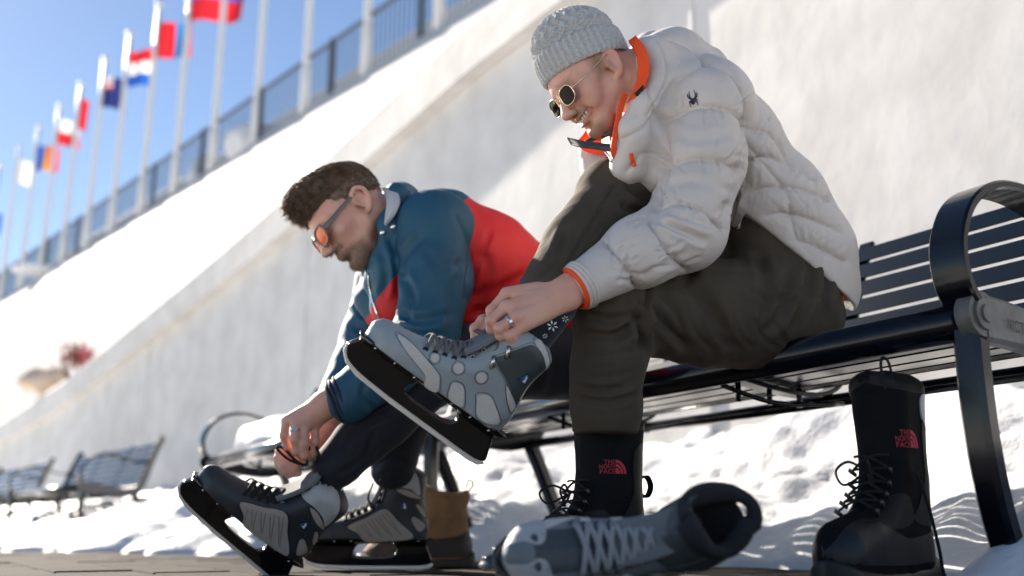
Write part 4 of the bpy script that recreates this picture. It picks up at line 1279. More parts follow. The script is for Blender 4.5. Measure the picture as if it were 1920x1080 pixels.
# ---- jacket
m_puff = mat('grey_quilted_nylon', (0.63, 0.575, 0.535), 0.42, bump=0.28, bscale=60, bdist=0.004, detail=6, var=0.06, vscale=12, sheen=0.15)
m_orange = mat('orange_lining', (0.85, 0.085, 0.012), 0.6, bump=0.2, bscale=200)
m_seamd = mat('dark_grey_trim', (0.06, 0.06, 0.065), 0.6)
J = Field((0.02, 1.72, 0.36), (0.92, 2.66, 1.27), 0.0034)
k = 0.035
def pair(a, b, wa, wb, ra, rb, sq=None):
    for s in (-1, 1):
        J.cone(a + LV * s * wa, b + LV * s * wb, ra, rb, k, sq)
pair(PEL + np.array([0.025, 0.015, 0.045]), T1, 0.088, 0.080, 0.112, 0.102)
pair(T1, T2, 0.080, 0.088, 0.100, 0.096)
pair(T2, T3_, 0.088, 0.095, 0.096, 0.080)
J.cone(T2, T3_, 0.106, 0.092, k)
J.cone(T2 + FV * 0.06, T1 + FV * 0.05, 0.10, 0.10, k)
for sg in (1, -1): J.cone(PEL + np.array([0.045, 0.02, -0.04]) + LV * 0.085 * sg, T1 + np.array([0.01, 0, 0]) + LV * 0.08 * sg, 0.098, 0.100, k)
# hem: opens over the hips along a slanting line
hp0 = Wd(1392, 402, 2.15); hn1 = nrm(cam_vec(-165, -205, 0)); hn2 = nrm(cam_vec(1.0, -0.15, 0))
J.cut(lambda X, Y, Z: np.minimum((X - hp0[0]) * hn1[0] + (Y - hp0[1]) * hn1[1] + (Z - hp0[2]) * hn1[2], (X - hp0[0]) * hn2[0] + (Y - hp0[1]) * hn2[1] + (Z - hp0[2]) * hn2[2]))
for sh in (SH_L, SH_R): J.cone(T3_, sh, 0.085, 0.086, k)
UA = Wd(1316, 305, 2.03); FAm = Wd(1196, 474, 1.925); CUFF = Wd(1102, 528, 1.876)
J.chain([SH_L, UA, EL_L, FAm, CUFF], [0.090, 0.086, 0.079, 0.066, 0.046], 0.022)
J.cone(Wd(1290, 440, 1.98), FAm, 0.072, 0.062, 0.02)
J.chain([SH_R, (SH_R + EL_R) / 2, EL_R, (EL_R + WR_R) / 2, EL_R * 0.2 + WR_R * 0.8], [0.088, 0.084, 0.076, 0.062, 0.046], 0.022)
J.chain([Wd(1255, 170, 2.08), Wd(1240, 245, 2.08), Wd(1232, 325, 2.10)], [0.055, 0.062, 0.065], 0.03)
# hood lying back and standing collar
J.chain([Wd(1222, 118, 2.10), Wd(1262, 118, 2.16), Wd(1300, 150, 2.20)], [0.058, 0.070, 0.085], 0.03)
J.chain([Wd(1222, 100, 2.26), Wd(1250, 120, 2.22), Wd(1290, 160, 2.24)], [0.050, 0.060, 0.08], 0.03)
J.chain([Wd(1234, 92, 2.07), Wd(1238, 148, 2.045), Wd(1214, 198, 2.015), Wd(1192, 245, 2.02), Wd(1180, 310, 2.05)], [0.022, 0.026, 0.030, 0.034, 0.042], 0.02)
J.chain([Wd(1110, 285, 2.20), Wd(1135, 320, 2.20), Wd(1200, 330, 2.15)], [0.03, 0.05, 0.07], 0.03)
# hollow for head, neck and knees
J.cone(HD1((-0.03, 0, 0.02)), HD1((0.0, 0, 0.02)), 0.098, 0.096, 0.012, None, 'd')
J.cone(HD1((0.03, 0, -0.04)), Wd(1160, 215, 2.10), 0.062, 0.045, 0.012, None, 'd')
V, Q = J.mesh(2)
seams = [
 # upper arm and sleeve baffles
 ([(1248, 222), (1300, 198), (1365, 203), (1412, 228)], 'a'),
 ([(1232, 312), (1290, 296), (1345, 300), (1398, 318)], 'a'),
 ([(1222, 380), (1275, 374), (1330, 398), (1366, 432)], 'a'),
 ([(1213, 402), (1240, 440), (1262, 480), (1285, 510)], 'a'),
 ([(1130, 448), (1160, 478), (1185, 515), (1192, 548)], 'a'),
 # armhole
 ([(1320, 105), (1268, 150), (1248, 215), (1240, 300), (1228, 370)], 'b'),
 ([(1325, 108), (1380, 140), (1412, 215), (1402, 330), (1372, 400)], 'b'),
 # body baffles
 ([(1410, 240), (1450, 250), (1490, 300)], 'c'),
 ([(1402, 318), (1440, 296), (1500, 310), (1530, 330)], 'c'),
 ([(1376, 388), (1430, 355), (1500, 352), (1560, 372)], 'c'),
 ([(1390, 425), (1450, 404), (1520, 410), (1580, 430)], 'c'),
 ([(1450, 452), (1500, 455), (1550, 470), (1590, 490)], 'c'),
 ([(1410, 275), (1445, 320), (1480, 365), (1490, 440), (1520, 480)], 'd'),
 # front, collar, hood
 ([(1212, 165), (1235, 205), (1232, 260), (1240, 330)], 'd'),
 ([(1165, 262), (1200, 245), (1238, 218)], 'd'),
 ([(1175, 322), (1205, 292), (1238, 290)], 'd'),
 ([(1232, 72), (1252, 115), (1248, 165), (1218, 215)], 'd'),
 ([(1262, 72), (1300, 90), (1325, 108)], 'd'),
]
KIND = {'a': ((20, 0.010), (3.5, 0.009)), 'b': ((12, 0.010), (3.5, 0.008)), 'c': ((18, 0.009), (3.5, 0.008)), 'd': ((9, 0.005), (4, 0.004))}
sl_ = []
for P_, kk in seams:
    for w_, d_ in KIND[kk]: sl_.append((P_, w_, d_, 'seam'))
rs = np.random.RandomState(5)
def puckers(line, n, ln, dep, w, jit=0.5):
    """short creases running off a seam"""
    P = smooth_path(line, 8); out = []
    for _ in range(n):
        i = rs.randint(1, len(P) - 1); tg = nrm(P[min(i + 1, len(P) - 1)] - P[i - 1]); no = np.array([-tg[1], tg[0]]) * rs.choice([-1, 1])
        dr = no + tg * rs.uniform(-jit, jit); l = ln * rs.uniform(0.5, 1.2)
        out.append(([tuple(P[i]), tuple(P[i] + dr * l * 0.5 + tg * rs.uniform(-3, 3)), tuple(P[i] + dr * l)], w * rs.uniform(0.7, 1.3), dep * rs.uniform(0.5, 1.1), 'fold'))
    return out
extra = []
for P_, kk in seams:
    if kk in 'ac': extra += puckers(P_, 12, 38, 0.0024 if kk == 'a' else 0.0015, 3.2, 0.9)
extra += [([(1225, 395), (1270, 430), (1330, 455)], 7, 0.006, 'fold'), ([(1215, 410), (1250, 420), (1300, 440)], 6, 0.005, 'fold'), ([(1240, 395), (1300, 412), (1345, 425)], 7, 0.005, 'fold'), ([(1290, 470), (1240, 500), (1200, 520)], 7, 0.004, 'fold'), ([(1160, 530), (1175, 500), (1180, 480)], 5, 0.003, 'fold'), ([(1260, 250), (1310, 262), (1380, 250)], 9, 0.003, 'fold'), ([(1250, 350), (1300, 340), (1380, 360)], 8, 0.003, 'fold')]
V0 = V.copy()
V = creases(V, Q, sl_); V = creases(V, Q, extra)
hd_ = -((V0 - hp0) @ hn1); hx_ = (V0 - hp0) @ hn2
msk = np.where(hx_ > -0.02, np.clip((np.abs(hd_) - 0.006) / 0.035, 0, 1), 1.0)
V = V0 + (V - V0) * msk[:, None]
N = vnormals(V, Q)
V = V + N * (vnoise(V, 24, 1) * 0.0010 + vnoise(V, 70, 2) * 0.0006)[:, None]
jk = obj('jacket', (V, Q), m_puff, p1)
JB = BVHTree.FromPolygons([tuple(v) for v in V], [tuple(q) for q in Q])
camv = Vector((0, 0, CAM_H))
def hit(tree, px, py, lift=0.0):
    dr = Vector(Wd(px, py, 1.0)) - camv; dr.normalize()
    h = tree.ray_cast(camv, dr)
    if h[0] is None: return None
    return np.array(h[0]) - np.array(dr) * lift
# cuff lining, cuff gathers
ax = nrm(CUFF - FAm)
e1 = nrm(np.cross(ax, CF)); e2 = np.cross(ax, e1)
def ringpts(c, ra, rb, n=33): return np.array([c + ra * math.cos(t) * e1 + rb * math.sin(t) * e2 for t in np.linspace(0, 2 * math.pi, n)])
obj('cuff_lining', tube(ringpts(CUFF + ax * 0.030, 0.038, 0.036), 0.0062, 8, caps=False), m_orange, p1)
obj('cuff', join(*[tube(ringpts(CUFF + ax * q, r_, r_), 0.0042, 8, caps=False) for q, r_ in ((0.012, 0.0445), (0.019, 0.0435), (0.026, 0.0415))]), m_puff, p1)
# spider emblem on the sleeve: body, two body lobes and eight bent legs
def emb(poly):
    out = []
    for q in poly:
        h = hit(JB, q[0], q[1], 0.0015)
        if h is None: return None
        out.append(h)
    return np.array(out)
m_emb = mat('dark_blue_print', (0.012, 0.022, 0.04), 0.6)
sp = lambda x, y: (1260 + x * 80 / 1080, 150 + y * 80 / 1080)
legs_ = [[(500, 485), (445, 420), (432, 350), (432, 285)], [(490, 495), (420, 450), (390, 400), (392, 350)], [(560, 480), (590, 400), (580, 330), (545, 260)], [(570, 480), (620, 420), (632, 360), (620, 310)],
         [(490, 530), (450, 540), (425, 575)], [(490, 545), (460, 570), (455, 630), (480, 685)], [(580, 500), (620, 490), (655, 510)], [(585, 520), (625, 545), (645, 590), (640, 635)]]
VF = []
for lg in legs_:
    P = smooth_path([sp(*q) for q in lg], 4); n = len(P); wv = np.linspace(1.5, 0.5, n)
    tg = np.gradient(P, axis=0); tg /= np.linalg.norm(tg, axis=1)[:, None]; no = np.stack([-tg[:, 1], tg[:, 0]], 1)
    A = emb(P + no * wv[:, None]); Bq = emb(P - no * wv[:, None])
    if A is not None and Bq is not None: VF.append((np.vstack([A, Bq]), [(i, i + 1, n + i + 1, n + i) for i in range(n - 1)]))
for c, rx, ry in ((sp(535, 565), 3.8, 4.6), (sp(535, 500), 3.6, 3.0)):
    P = np.array([(c[0] + rx * math.cos(t), c[1] + ry * math.sin(t)) for t in np.linspace(0, 2 * math.pi, 17)[:-1]])
    A = emb(P)
    if A is not None: VF.append((A, [tuple(range(16))]))
obj('emblem', join(*VF), m_emb, jk, smooth=False)
# orange edges: front placket, hood lining, open collar flap
def onj(pts, lift):
    out = []
    for q in smooth_path(pts, 4):
        h = hit(JB, q[0], q[1], lift); out.append(h if h is not None else Wd(q[0], q[1], 2.02))
    return np.array(out)
pl = smooth_path([Wd(1172, 176, 2.03), Wd(1163, 205, 2.02), Wd(1155, 245, 2.015), Wd(1150, 280, 2.02), Wd(1157, 306, 2.04)], 5)
obj('placket_edge', strap(pl, 0.012, 0.007, cam_vec(1, 0, 0.3)), m_orange, p1, smooth=True, auto=40)
pl2 = onj([(1183, 288), (1186, 300), (1190, 312)], 0.003)
obj('zip_pull', tube(pl2, 0.0045, 8), m_orange, p1)
def sheet(A, Bc, n=10, sag=0.0, thick=0.003):
    A = smooth_path(A, 6); Bc = smooth_path(Bc, 6); m = len(A); V = []; F = []
    for i in range(m):
        for j in range(n + 1):
            s = j / n; p = A[i] * (1 - s) + Bc[i] * s; p = p + CF * sag * math.sin(math.pi * s); V.append(p)
    for i in range(m - 1):
        for j in range(n):
            q = i * (n + 1) + j; F.append((q, q + 1, q + n + 2, q + n + 1))
    V = np.array(V); N2 = CF * thick; o = len(V)
    F2 = [tuple(x + o for x in f[::-1]) for f in F]
    rim = []
    bd_ = [j for j in range(n + 1)] + [i * (n + 1) + n for i in range(1, m)] + [(m - 1) * (n + 1) + j for j in range(n - 1, -1, -1)] + [i * (n + 1) for i in range(m - 2, 0, -1)]
    for a, b in zip(bd_, bd_[1:] + bd_[:1]): rim.append((a, b, b + o, a + o))
    return np.vstack([V, V + N2]), F + F2 + rim
obj('hood_lining', sheet([Wd(1192, 66, 2.055), Wd(1213, 96, 2.015), Wd(1217, 138, 2.000), Wd(1203, 172, 1.995), Wd(1184, 186, 2.005)], [Wd(1178, 76, 2.10), Wd(1193, 106, 2.045), Wd(1195, 142, 2.035), Wd(1186, 174, 2.035), Wd(1174, 194, 2.04)], 10, 0.004), m_orange, p1)
obj('collar_lining', sheet([Wd(1100, 222, 2.20), Wd(1098, 245, 2.20), Wd(1085, 262, 2.18), Wd(1078, 272, 2.15)], [Wd(1160, 212, 2.06), Wd(1157, 245, 2.05), Wd(1152, 272, 2.05), Wd(1150, 292, 2.05)], 10, 0.05), m_orange, p1)
obj('collar_flap', sheet([Wd(1062, 257, 2.12), Wd(1085, 262, 2.09), Wd(1112, 266, 2.07), Wd(1146, 270, 2.05)], [Wd(1070, 270, 2.11), Wd(1090, 276, 2.07), Wd(1115, 279, 2.055), Wd(1146, 284, 2.045)], 6, -0.004, 0.010), m_seamd, p1)
obj('chin_guard', tube(smooth_path([Wd(1098, 268, 2.08), Wd(1116, 258, 2.09), Wd(1138, 252, 2.07), Wd(1148, 247, 2.05)], 5), 0.0055, 8), m_seamd, p1)
obj('zip', tube(smooth_path([Wd(1134, 284, 2.04), Wd(1141, 292, 2.035), Wd(1147, 304, 2.035)], 5), 0.0030, 8), m_silver, p1)
tog = onj([(1192, 178), (1200, 170), (1207, 163)], 0.008)
obj('toggle', tube(tog, 0.0042, 8), m_logo_k, p1)
obj('cord', tube(onj([(1182, 180), (1186, 184), (1192, 178)], 0.006), 0.0032, 8), m_orange, p1)
hm = smooth_path([Wd(1578, 528, 2.16), Wd(1582, 545, 2.15), Wd(1577, 566, 2.15)], 5)
obj('hem_lining', strap(hm, 0.014, 0.006, CF), m_orange, p1)

# ---- trousers
m_olive = mat('dark_olive_twill', (0.074, 0.061, 0.045), 0.85, bump=0.3, bscale=420, bdist=0.001, var=0.12, vscale=14, spec=0.2)
Fp = Field((-0.05, 1.72, 0.28), (0.88, 2.62, 0.96), 0.0045)
for s in (-1, 1):
    Fp.cone(PEL + LV * s * 0.06 + np.array([0.01, 0, -0.03]), (HIP_L if s > 0 else HIP_R) + np.array([0.025, 0, 0]), 0.100, 0.114, 0.04)
for s in (-1, 1): Fp.cone(PEL + LV * s * 0.06, PEL * 0.5 + T1 * 0.5 + LV * s * 0.05 + FV * 0.03, 0.10, 0.098, 0.04)
MT = Wd(1310, 588, 2.10)
Fp.chain([HIP_L, MT, KN_L], [0.124, 0.106, 0.080], 0.03)
Fp.chain([HIP_L + np.array([-0.05, -0.04, -0.015]), MT], [0.115, 0.10], 0.03)
Fp.chain([KN_L, Wd(1139, 690, 1.965), Wd(1137, 770, 1.955), Wd(1137, 800, 1.955)], [0.078, 0.0695, 0.0655, 0.058], 0.03)
Fp.chain([HIP_R, Wd(1265, 440, 2.25), KN_R], [0.118, 0.098, 0.075], 0.03)
Fp.chain([KN_R, Wd(1082, 462, 2.00), Wd(1030, 535, 1.90)], [0.074, 0.064, 0.054], 0.03)
V, Q = Fp.mesh(2)
fo = [
 ([(1205, 560), (1195, 600), (1150, 640)], 9, 0.008, 'fold'), ([(1205, 590), (1200, 620), (1202, 660)], 8, 0.009, 'fold'), ([(1100, 590), (1150, 600), (1200, 590)], 9, 0.005, 'fold'), ([(1090, 625), (1140, 630), (1190, 612)], 8, 0.004, 'fold'),
 ([(1215, 560), (1240, 600), (1285, 650)], 9, 0.007, 'fold'), ([(1240, 545), (1270, 590), (1290, 660)], 9, 0.006, 'fold'), ([(1290, 520), (1340, 590), (1380, 660)], 12, 0.008, 'fold'),
 ([(1340, 440), (1300, 500), (1280, 540)], 10, 0.006, 'fold'), ([(1420, 470), (1440, 550), (1430, 640)], 10, 0.006, 'fold'), ([(1480, 500), (1470, 570), (1440, 630)], 9, 0.006, 'fold'), ([(1520, 490), (1515, 560), (1490, 620)], 8, 0.006, 'fold'), ([(1400, 545), (1450, 560), (1500, 548)], 6, 0.004, 'fold'),
 ([(1545, 480), (1552, 540), (1550, 600)], 6, 0.006, 'fold'),
 ([(1085, 745), (1140, 755), (1200, 740)], 6, 0.005, 'fold'), ([(1080, 720), (1120, 732), (1170, 728)], 6, 0.004, 'fold'),
 ([(1160, 335), (1120, 400), (1060, 500)], 4, 0.004, 'fold'), ([(1170, 345), (1210, 370), (1235, 385)], 7, 0.005, 'fold'), ([(1165, 380), (1200, 400), (1225, 400)], 7, 0.005, 'fold'), ([(1060, 430), (1040, 480), (1010, 515)], 6, 0.004, 'fold'),
]
fo = [(a_, b_, c_ * 1.5, d_) for a_, b_, c_, d_ in fo]
fo += [([(1075, 660 + q), (1130, 668 + q), (1190, 655 + q)], 5, 0.002, 'fold') for q in (0, 40)]
fo += [([(1240 + q * 42, 560 + q * 8), (1255 + q * 44, 610 + q * 6), (1290 + q * 42, 655)], 5, 0.0035, 'fold') for q in range(6)]
fo += [([(1205, 520), (1215, 555), (1208, 600), (1200, 640)], 5, 0.010, 'fold'), ([(1230, 520), (1330, 505), (1430, 520), (1540, 560)], 3, 0.003, 'seam'), ([(1150, 330), (1110, 400), (1060, 470), (1012, 520)], 3, 0.003, 'seam'), ([(1150, 620), (1140, 700), (1140, 770)], 2.5, 0.002, 'seam')]
V = creases(V, Q, fo)
N = vnormals(V, Q); V = V + N * (vnoise(V, 14, 7) * 0.004 + vnoise(V, 34, 8) * 0.0022 + vnoise(V * np.array([1, 1, 0.5]), 70, 9) * 0.0009)[:, None]
obj('trousers', (V, Q), m_olive, p1)

# ---- sock with snowflakes
m_sock = mat('navy_wool', (0.006, 0.009, 0.020), 0.9, bump=0.8, bscale=600, sheen=0.3)
SK_H = Wd(921, 801, 1.865); SK_T = Wd(692, 633, 1.800)
ASK, MSK = frame(SK_H, SK_T - SK_H, CU + 0.9 * CR)
ank = ASK(np.array([[0.05, 0, 0.10]]))[0]
sk = tube(smooth_path([ank, ASK(np.array([[0.046, 0, 0.165]]))[0], Wd(1040, 575, 1.875), Wd(1035, 535, 1.905)], 8), np.concatenate([np.full(8, 0.036), np.full(8, 0.038), np.full(9, 0.042)]), 24)
obj('sock', sk, m_sock, p1)
SB = BVHTree.FromPolygons([tuple(v) for v in sk[0]], [tuple(q) for q in sk[1]])
VF = []
for cx, cy, R_ in ((1036, 611, 11), (1060, 598, 7), (1022, 630, 5)):
    for a in range(6):
        t = a * math.pi / 3 + 0.3
        P = [(cx + R_ * 0.2 * math.cos(t), cy + R_ * 0.2 * math.sin(t)), (cx + R_ * 0.7 * math.cos(t + 0.22), cy + R_ * 0.7 * math.sin(t + 0.22)), (cx + R_ * math.cos(t), cy + R_ * math.sin(t)), (cx + R_ * 0.7 * math.cos(t - 0.22), cy + R_ * 0.7 * math.sin(t - 0.22))]
        A = [hit(SB, *q, 0.001) for q in P]
        if all(x is not None for x in A): VF.append((np.array(A), [(0, 1, 2, 3)]))
if VF: obj('snowflake_pattern', join(*VF), m_logo_w, p1, smooth=False)
cf = smooth_path([Wd(985, 528, 1.93), Wd(1000, 524, 1.89), Wd(1030, 540, 1.86), Wd(1062, 566, 1.89)], 6)
obj('sock_cuff', tube(cf, 0.012, 10), mat('blue_wool', (0.015, 0.04, 0.16), 0.9, bump=0.8, bscale=600), p1)
# ---- held skate
hs = skate(p1, 'ice_skate', ASK, ST_GRAY, 1)
skate_logo(hs, ASK, 1, lambda q: zl(np.array(q, float)), [(1072, 442), (1132, 494), (1146, 408)])
# loosened lace bundle and tongue under the fingers
m_tongue = mat('grey_tongue', (0.16, 0.17, 0.18), 0.8, bump=0.4, bscale=300)
tg_ = smooth_path([ASK(np.array([[x, y, z]]))[0] for x, y, z in ((0.135, 0, 0.085), (0.120, 0, 0.112), (0.108, 0, 0.142), (0.103, 0.0, 0.168), (0.102, 0, 0.185))], 5)
obj('tongue', strap(tg_, 0.066, 0.012, MSK[:, 1]), m_tongue, hs, smooth=True, auto=40)
rs2 = np.random.RandomState(11)
for kx in range(6):
    a = Wd(885 + rs2.uniform(-8, 20), 655 + rs2.uniform(-10, 8), 1.85); b = Wd(922 + rs2.uniform(-8, 12), 634 + rs2.uniform(-6, 8), 1.835); c = Wd(905 + rs2.uniform(-15, 10), 622 + rs2.uniform(-4, 10), 1.86)
    obj('lace', tube(smooth_path([a, (a + b) / 2 + rs2.normal(size=3) * 0.006, b, c], 6), 0.0045, 6, flat=0.5), m_lace, hs)
lp = smooth_path([Wd(925, 634, 1.84), Wd(932, 642, 1.815), Wd(933, 654, 1.81), Wd(920, 662, 1.815), Wd(895, 666, 1.83)], 6)
obj('lace', tube(lp, 0.0045, 6, flat=0.5), m_lace, hs)
for zx, zy in ((920, 350), (1005, 285)):
    q = zl(np.array([zx, zy], float)); y = float(SKB.H(q[0], q[1]))
    c0 = np.array([q[0], y, q[1]])
    obj('lace_hook', (ASK(tube([c0 + np.array([-0.004, 0, -0.008]), c0 + np.array([-0.003, 0.006, -0.004]), c0 + np.array([0.003, 0.007, 0.004]), c0 + np.array([0.004, 0, 0.010])], 0.0045, 8)[0]), tube([c0, c0 + 0.01, c0 + 0.02, c0 + 0.03], 0.0045, 8)[1]), m_steelrivet, hs)
# ---- worn winter boot on the standing foot
toe = nrm(FV * 1.0 + np.array([0.0, -0.02, 0]))
o_b = np.array([KN_L[0], KN_L[1], 0]) * 0 + Wd(1140, 985, 1.955); o_b[2] = 0.0
o_b = o_b - toe * 0.075
ABT, _m = frame(o_b, toe, (0, 0, 1))
winter_boot(p1, ABT, 1, 'winter_boot', white=False)

# ---- knit hat
m_knit = mat('grey_wool_knit', (0.50, 0.505, 0.505), 0.95, bump=0.5, bscale=420, bdist=0.0015, var=0.25, vscale=220, sheen=0.3)
def knit_hat(H):
    nA, nB = 260, 120; V = []; F = []
    ax_t = nrm(np.array([-0.27, 0, 1.0])); xx = nrm(np.cross([0, 1.0, 0], ax_t)); yy = np.array([0, 1.0, 0])
    c0 = np.array([-0.010, 0, 0.052])
    prof = smooth_path([(0.100, -0.018), (0.1055, -0.010), (0.1065, 0.015), (0.1055, 0.036), (0.1015, 0.045), (0.0955, 0.049), (0.0965, 0.066), (0.090, 0.084), (0.077, 0.103), (0.058, 0.119), (0.034, 0.131), (0.012, 0.136), (0.0, 0.137)], 14)
    m = len(prof)
    for i, (r, z) in enumerate(prof):
        for a in range(nA):
            t = 2 * math.pi * a / nA
            cuff = z < 0.0465
            if cuff:
                rib = math.cos(t * 42) ; rr = r + 0.0030 * (abs(rib) ** 0.6 * np.sign(rib)) + 0.0008 * math.sin(z * 900 + t * 84)
            else:
                sway = 0.20 * math.sin(z * 210.0)
                w = math.sin(t * 22 + sway * 7 + z * 60); w2 = math.sin(t * 66 - z * 330); rr = r + (0.0046 * w + 0.0020 * w2 * (w > 0)) * min(1, r / 0.05) + 0.0009 * math.sin(z * 1100)
            V.append(c0 + xx * (rr * math.cos(t) * 1.06) + yy * (rr * math.sin(t) * 0.87) + ax_t * z)
    for i in range(m - 1):
        for a in range(nA): F.append((i * nA + a, i * nA + (a + 1) % nA, (i + 1) * nA + (a + 1) % nA, (i + 1) * nA + a))
    return H(np.array(V)), F
obj('knit_hat', knit_hat(HD1), m_knit, p1)

# ---- sunglasses
m_gold = mat('gold_wire', (0.75, 0.62, 0.42), 0.2, metal=1.0)
m_lens = mat('dark_lens', (0.012, 0.007, 0.005), 0.05, spec=0.12)
m_lens_o = mat('orange_mirror_lens', (0.80, 0.13, 0.01), 0.15, spec=0.3)
m_frame2 = mat('grey_clear_frame', (0.13, 0.11, 0.10), 0.25, coat=0.4)
def glasses(H, par, rim_m, lens_m, rw, rz, rr, temple_r, cx=0.111, flat=False):
    g = None
    for y in (-1, 1):
        yaw = -0.16 * y
        ca, sa = math.cos(yaw), math.sin(yaw)
        def pl_(u, v):  # lens plane
            return np.array([cx - 0.004 - abs(u) * 0 + 0.0, 0.0345 * y, 0.008]) + np.array([-u * math.sin(0.16) * y * 1.0, u, 0]) * 1.0 + np.array([-0.12 * v, 0, v])
        a = np.linspace(0, 2 * math.pi, 33)
        sq = lambda t: (np.sign(math.cos(t)) * abs(math.cos(t)) ** 0.8 * rw, np.sign(math.sin(t)) * abs(math.sin(t)) ** 0.8 * rz)
        P = np.array([pl_(*sq(t)) for t in a])
        o = obj('sunglasses', tube(H(P), rr, 8, caps=False), rim_m, par) if g is None else obj('rim', tube(H(P), rr, 8, caps=False), rim_m, g)
        g = g or o
        c = pl_(0, 0) + np.array([0.002, 0, 0])
        obj('lens', (H(np.vstack([P[:-1], [c]])), [(i, (i + 1) % 32, 32) for i in range(32)]), lens_m, g)
        tp = [pl_(rw * y, 0.004), np.array([cx - 0.035, 0.072 * y, 0.014]), np.array([0.03, 0.079 * y, 0.020]), np.array([-0.012, 0.083 * y, 0.024])]
        obj('temple', strap(H(smooth_path(tp, 5)), np.linspace(temple_r * 3.2, temple_r * 1.8, 16), temple_r * 0.8, H.M[:, 2]) if flat else tube(H(smooth_path(tp, 5)), temple_r, 8), rim_m, g)
    br = smooth_path([np.array([cx - 0.003, -0.0345 + rw, 0.012]), np.array([cx + 0.004, 0, 0.017]), np.array([cx - 0.003, 0.0345 - rw, 0.012])], 6)
    obj('bridge', tube(H(br), rr * 1.1, 8), rim_m, g)
    return g
glasses(HD1, p1, m_gold, m_lens, 0.0245, 0.0205, 0.0014, 0.0014)
# ================================================================ person two: blue and red jacket
p2 = root('person', T(1.35, 0.1, 0.0), 'bearded man in blue and red jacket bending to lace dark skates', 'person', 'men lacing skates on the bench')
HD2 = Head(Wd(662, 406, 2.46), cam_vec(-0.63, -0.64, -0.44), cam_vec(-0.66, 0.72, 0.04), 0.99)
NK2 = Wd(748, 432, 2.55)
SL2 = Wd(815, 432, 2.43); EL2 = Wd(800, 628, 2.32); WL2 = Wd(634, 744, 2.29)
SR2 = Wd(742, 480, 2.74); ER2 = Wd(690, 640, 2.62); WR2 = Wd(612, 808, 2.42)
PE2 = Wd(1075, 620, 2.72); TA2 = Wd(965, 560, 2.66); TB2 = Wd(875, 500, 2.60); TC2 = Wd(805, 440, 2.57)
HL2 = Wd(1080, 668, 2.62); HR2 = Wd(1030, 660, 2.82)
KL2 = Wd(858, 672, 2.42); KR2 = Wd(800, 668, 2.66)
S2H = Wd(549, 1044, 2.32); S2T = Wd(378, 900, 2.24)
A2L, M2L = frame(S2H, S2T - S2H, CU + 0.85 * CR)
gh = Wd(790, 1013, 2.64); gt = Wd(588, 1013, 2.60); gh[2] = gt[2] = 0.0775
A2R, M2R = frame(gh, gt - gh, (0, 0, 1))
AL2 = A2L(np.array([[0.05, 0, 0.10]]))[0]; AR2 = A2R(np.array([[0.05, 0, 0.10]]))[0]
B = Field((-0.62, 1.95, 0.10), (0.36, 2.98, 1.02), 0.0036)
head_shape(B, HD2, smile=False)
B.cone(HD2((-0.035, 0, -0.03)), NK2, 0.058, 0.064, 0.03)
B.cone(NK2, TB2, 0.07, 0.09, 0.03); B.cone(TB2, TA2, 0.09, 0.09, 0.03); B.cone(TA2, PE2, 0.09, 0.09, 0.03)
for sh, el, wr in ((SL2, EL2, WL2), (SR2, ER2, WR2)):
    B.cone(NK2, sh, 0.045, 0.045, 0.03); B.cone(sh, el, 0.045, 0.038, 0.02); B.cone(el, el * 0.3 + wr * 0.7, 0.040, 0.036, 0.02); B.cone(el * 0.3 + wr * 0.7, wr, 0.036, 0.029, 0.02)
for hp, kn, an in ((HL2, KL2, AL2), (HR2, KR2, AR2)):
    B.cone(PE2, hp, 0.08, 0.075, 0.03); B.cone(hp, kn, 0.07, 0.045, 0.02); md = (Wd(628, 872, 2.325) if hp is HL2 else Wd(738, 880, 2.64)); B.cone(kn, md, 0.045, 0.030, 0.02); B.cone(md, an, 0.030, 0.028, 0.02)
mc2 = [Wd(537, 788, 2.275), Wd(554, 794, 2.258), Wd(572, 800, 2.262), Wd(590, 800, 2.28)]
fg2 = [[mc2[0], Wd(533, 816, 2.262), Wd(538, 838, 2.268), Wd(548, 850, 2.284)],
       [mc2[1], Wd(553, 824, 2.242), Wd(556, 845, 2.250), Wd(564, 856, 2.270)],
       [mc2[2], Wd(571, 832, 2.246), Wd(571, 853, 2.254), Wd(577, 862, 2.275)],
       [mc2[3], Wd(590, 828, 2.266), Wd(586, 850, 2.272), Wd(587, 860, 2.29)]]
hand_shape(B, Wd(612, 757, 2.285), mc2, fg2, [Wd(600, 775, 2.31), Wd(575, 815, 2.325), Wd(560, 838, 2.318), Wd(552, 856, 2.305)], r=0.0096, pk=0.016)
B.cone(Wd(612, 757, 2.285), WL2, 0.031, 0.031, 0.02)
mr2 = [Wd(548, 838, 2.355), Wd(542, 850, 2.345), Wd(542, 862, 2.338), Wd(548, 874, 2.335)]
fr2 = [[mr2[0], Wd(524, 848, 2.318), Wd(530, 864, 2.298), Wd(548, 868, 2.290)],
       [mr2[1], Wd(521, 860, 2.308), Wd(532, 874, 2.290), Wd(550, 876, 2.284)],
       [mr2[2], Wd(523, 872, 2.306), Wd(536, 882, 2.290), Wd(552, 883, 2.284)],
       [mr2[3], Wd(530, 881, 2.308), Wd(543, 888, 2.294), Wd(560, 888, 2.288)]]
hand_shape(B, Wd(598, 828, 2.40), mr2, fr2, [Wd(575, 838, 2.36), Wd(560, 848, 2.325), Wd(556, 860, 2.300), Wd(560, 872, 2.288)], r=0.0094, pk=0.016)
B.cone(Wd(598, 828, 2.40), WR2, 0.030, 0.030, 0.02)
V, Q = B.mesh(1)
L = HD2.inv(V); near = np.linalg.norm(L, axis=1) < 0.17
obj('body', (V, Q), m_skin2, p2, attrs={'lip': np.where(near, lipmask(L, False), -1), 'beard': np.where(near, beardmask(L, 0.0) - 0.006, -1)})
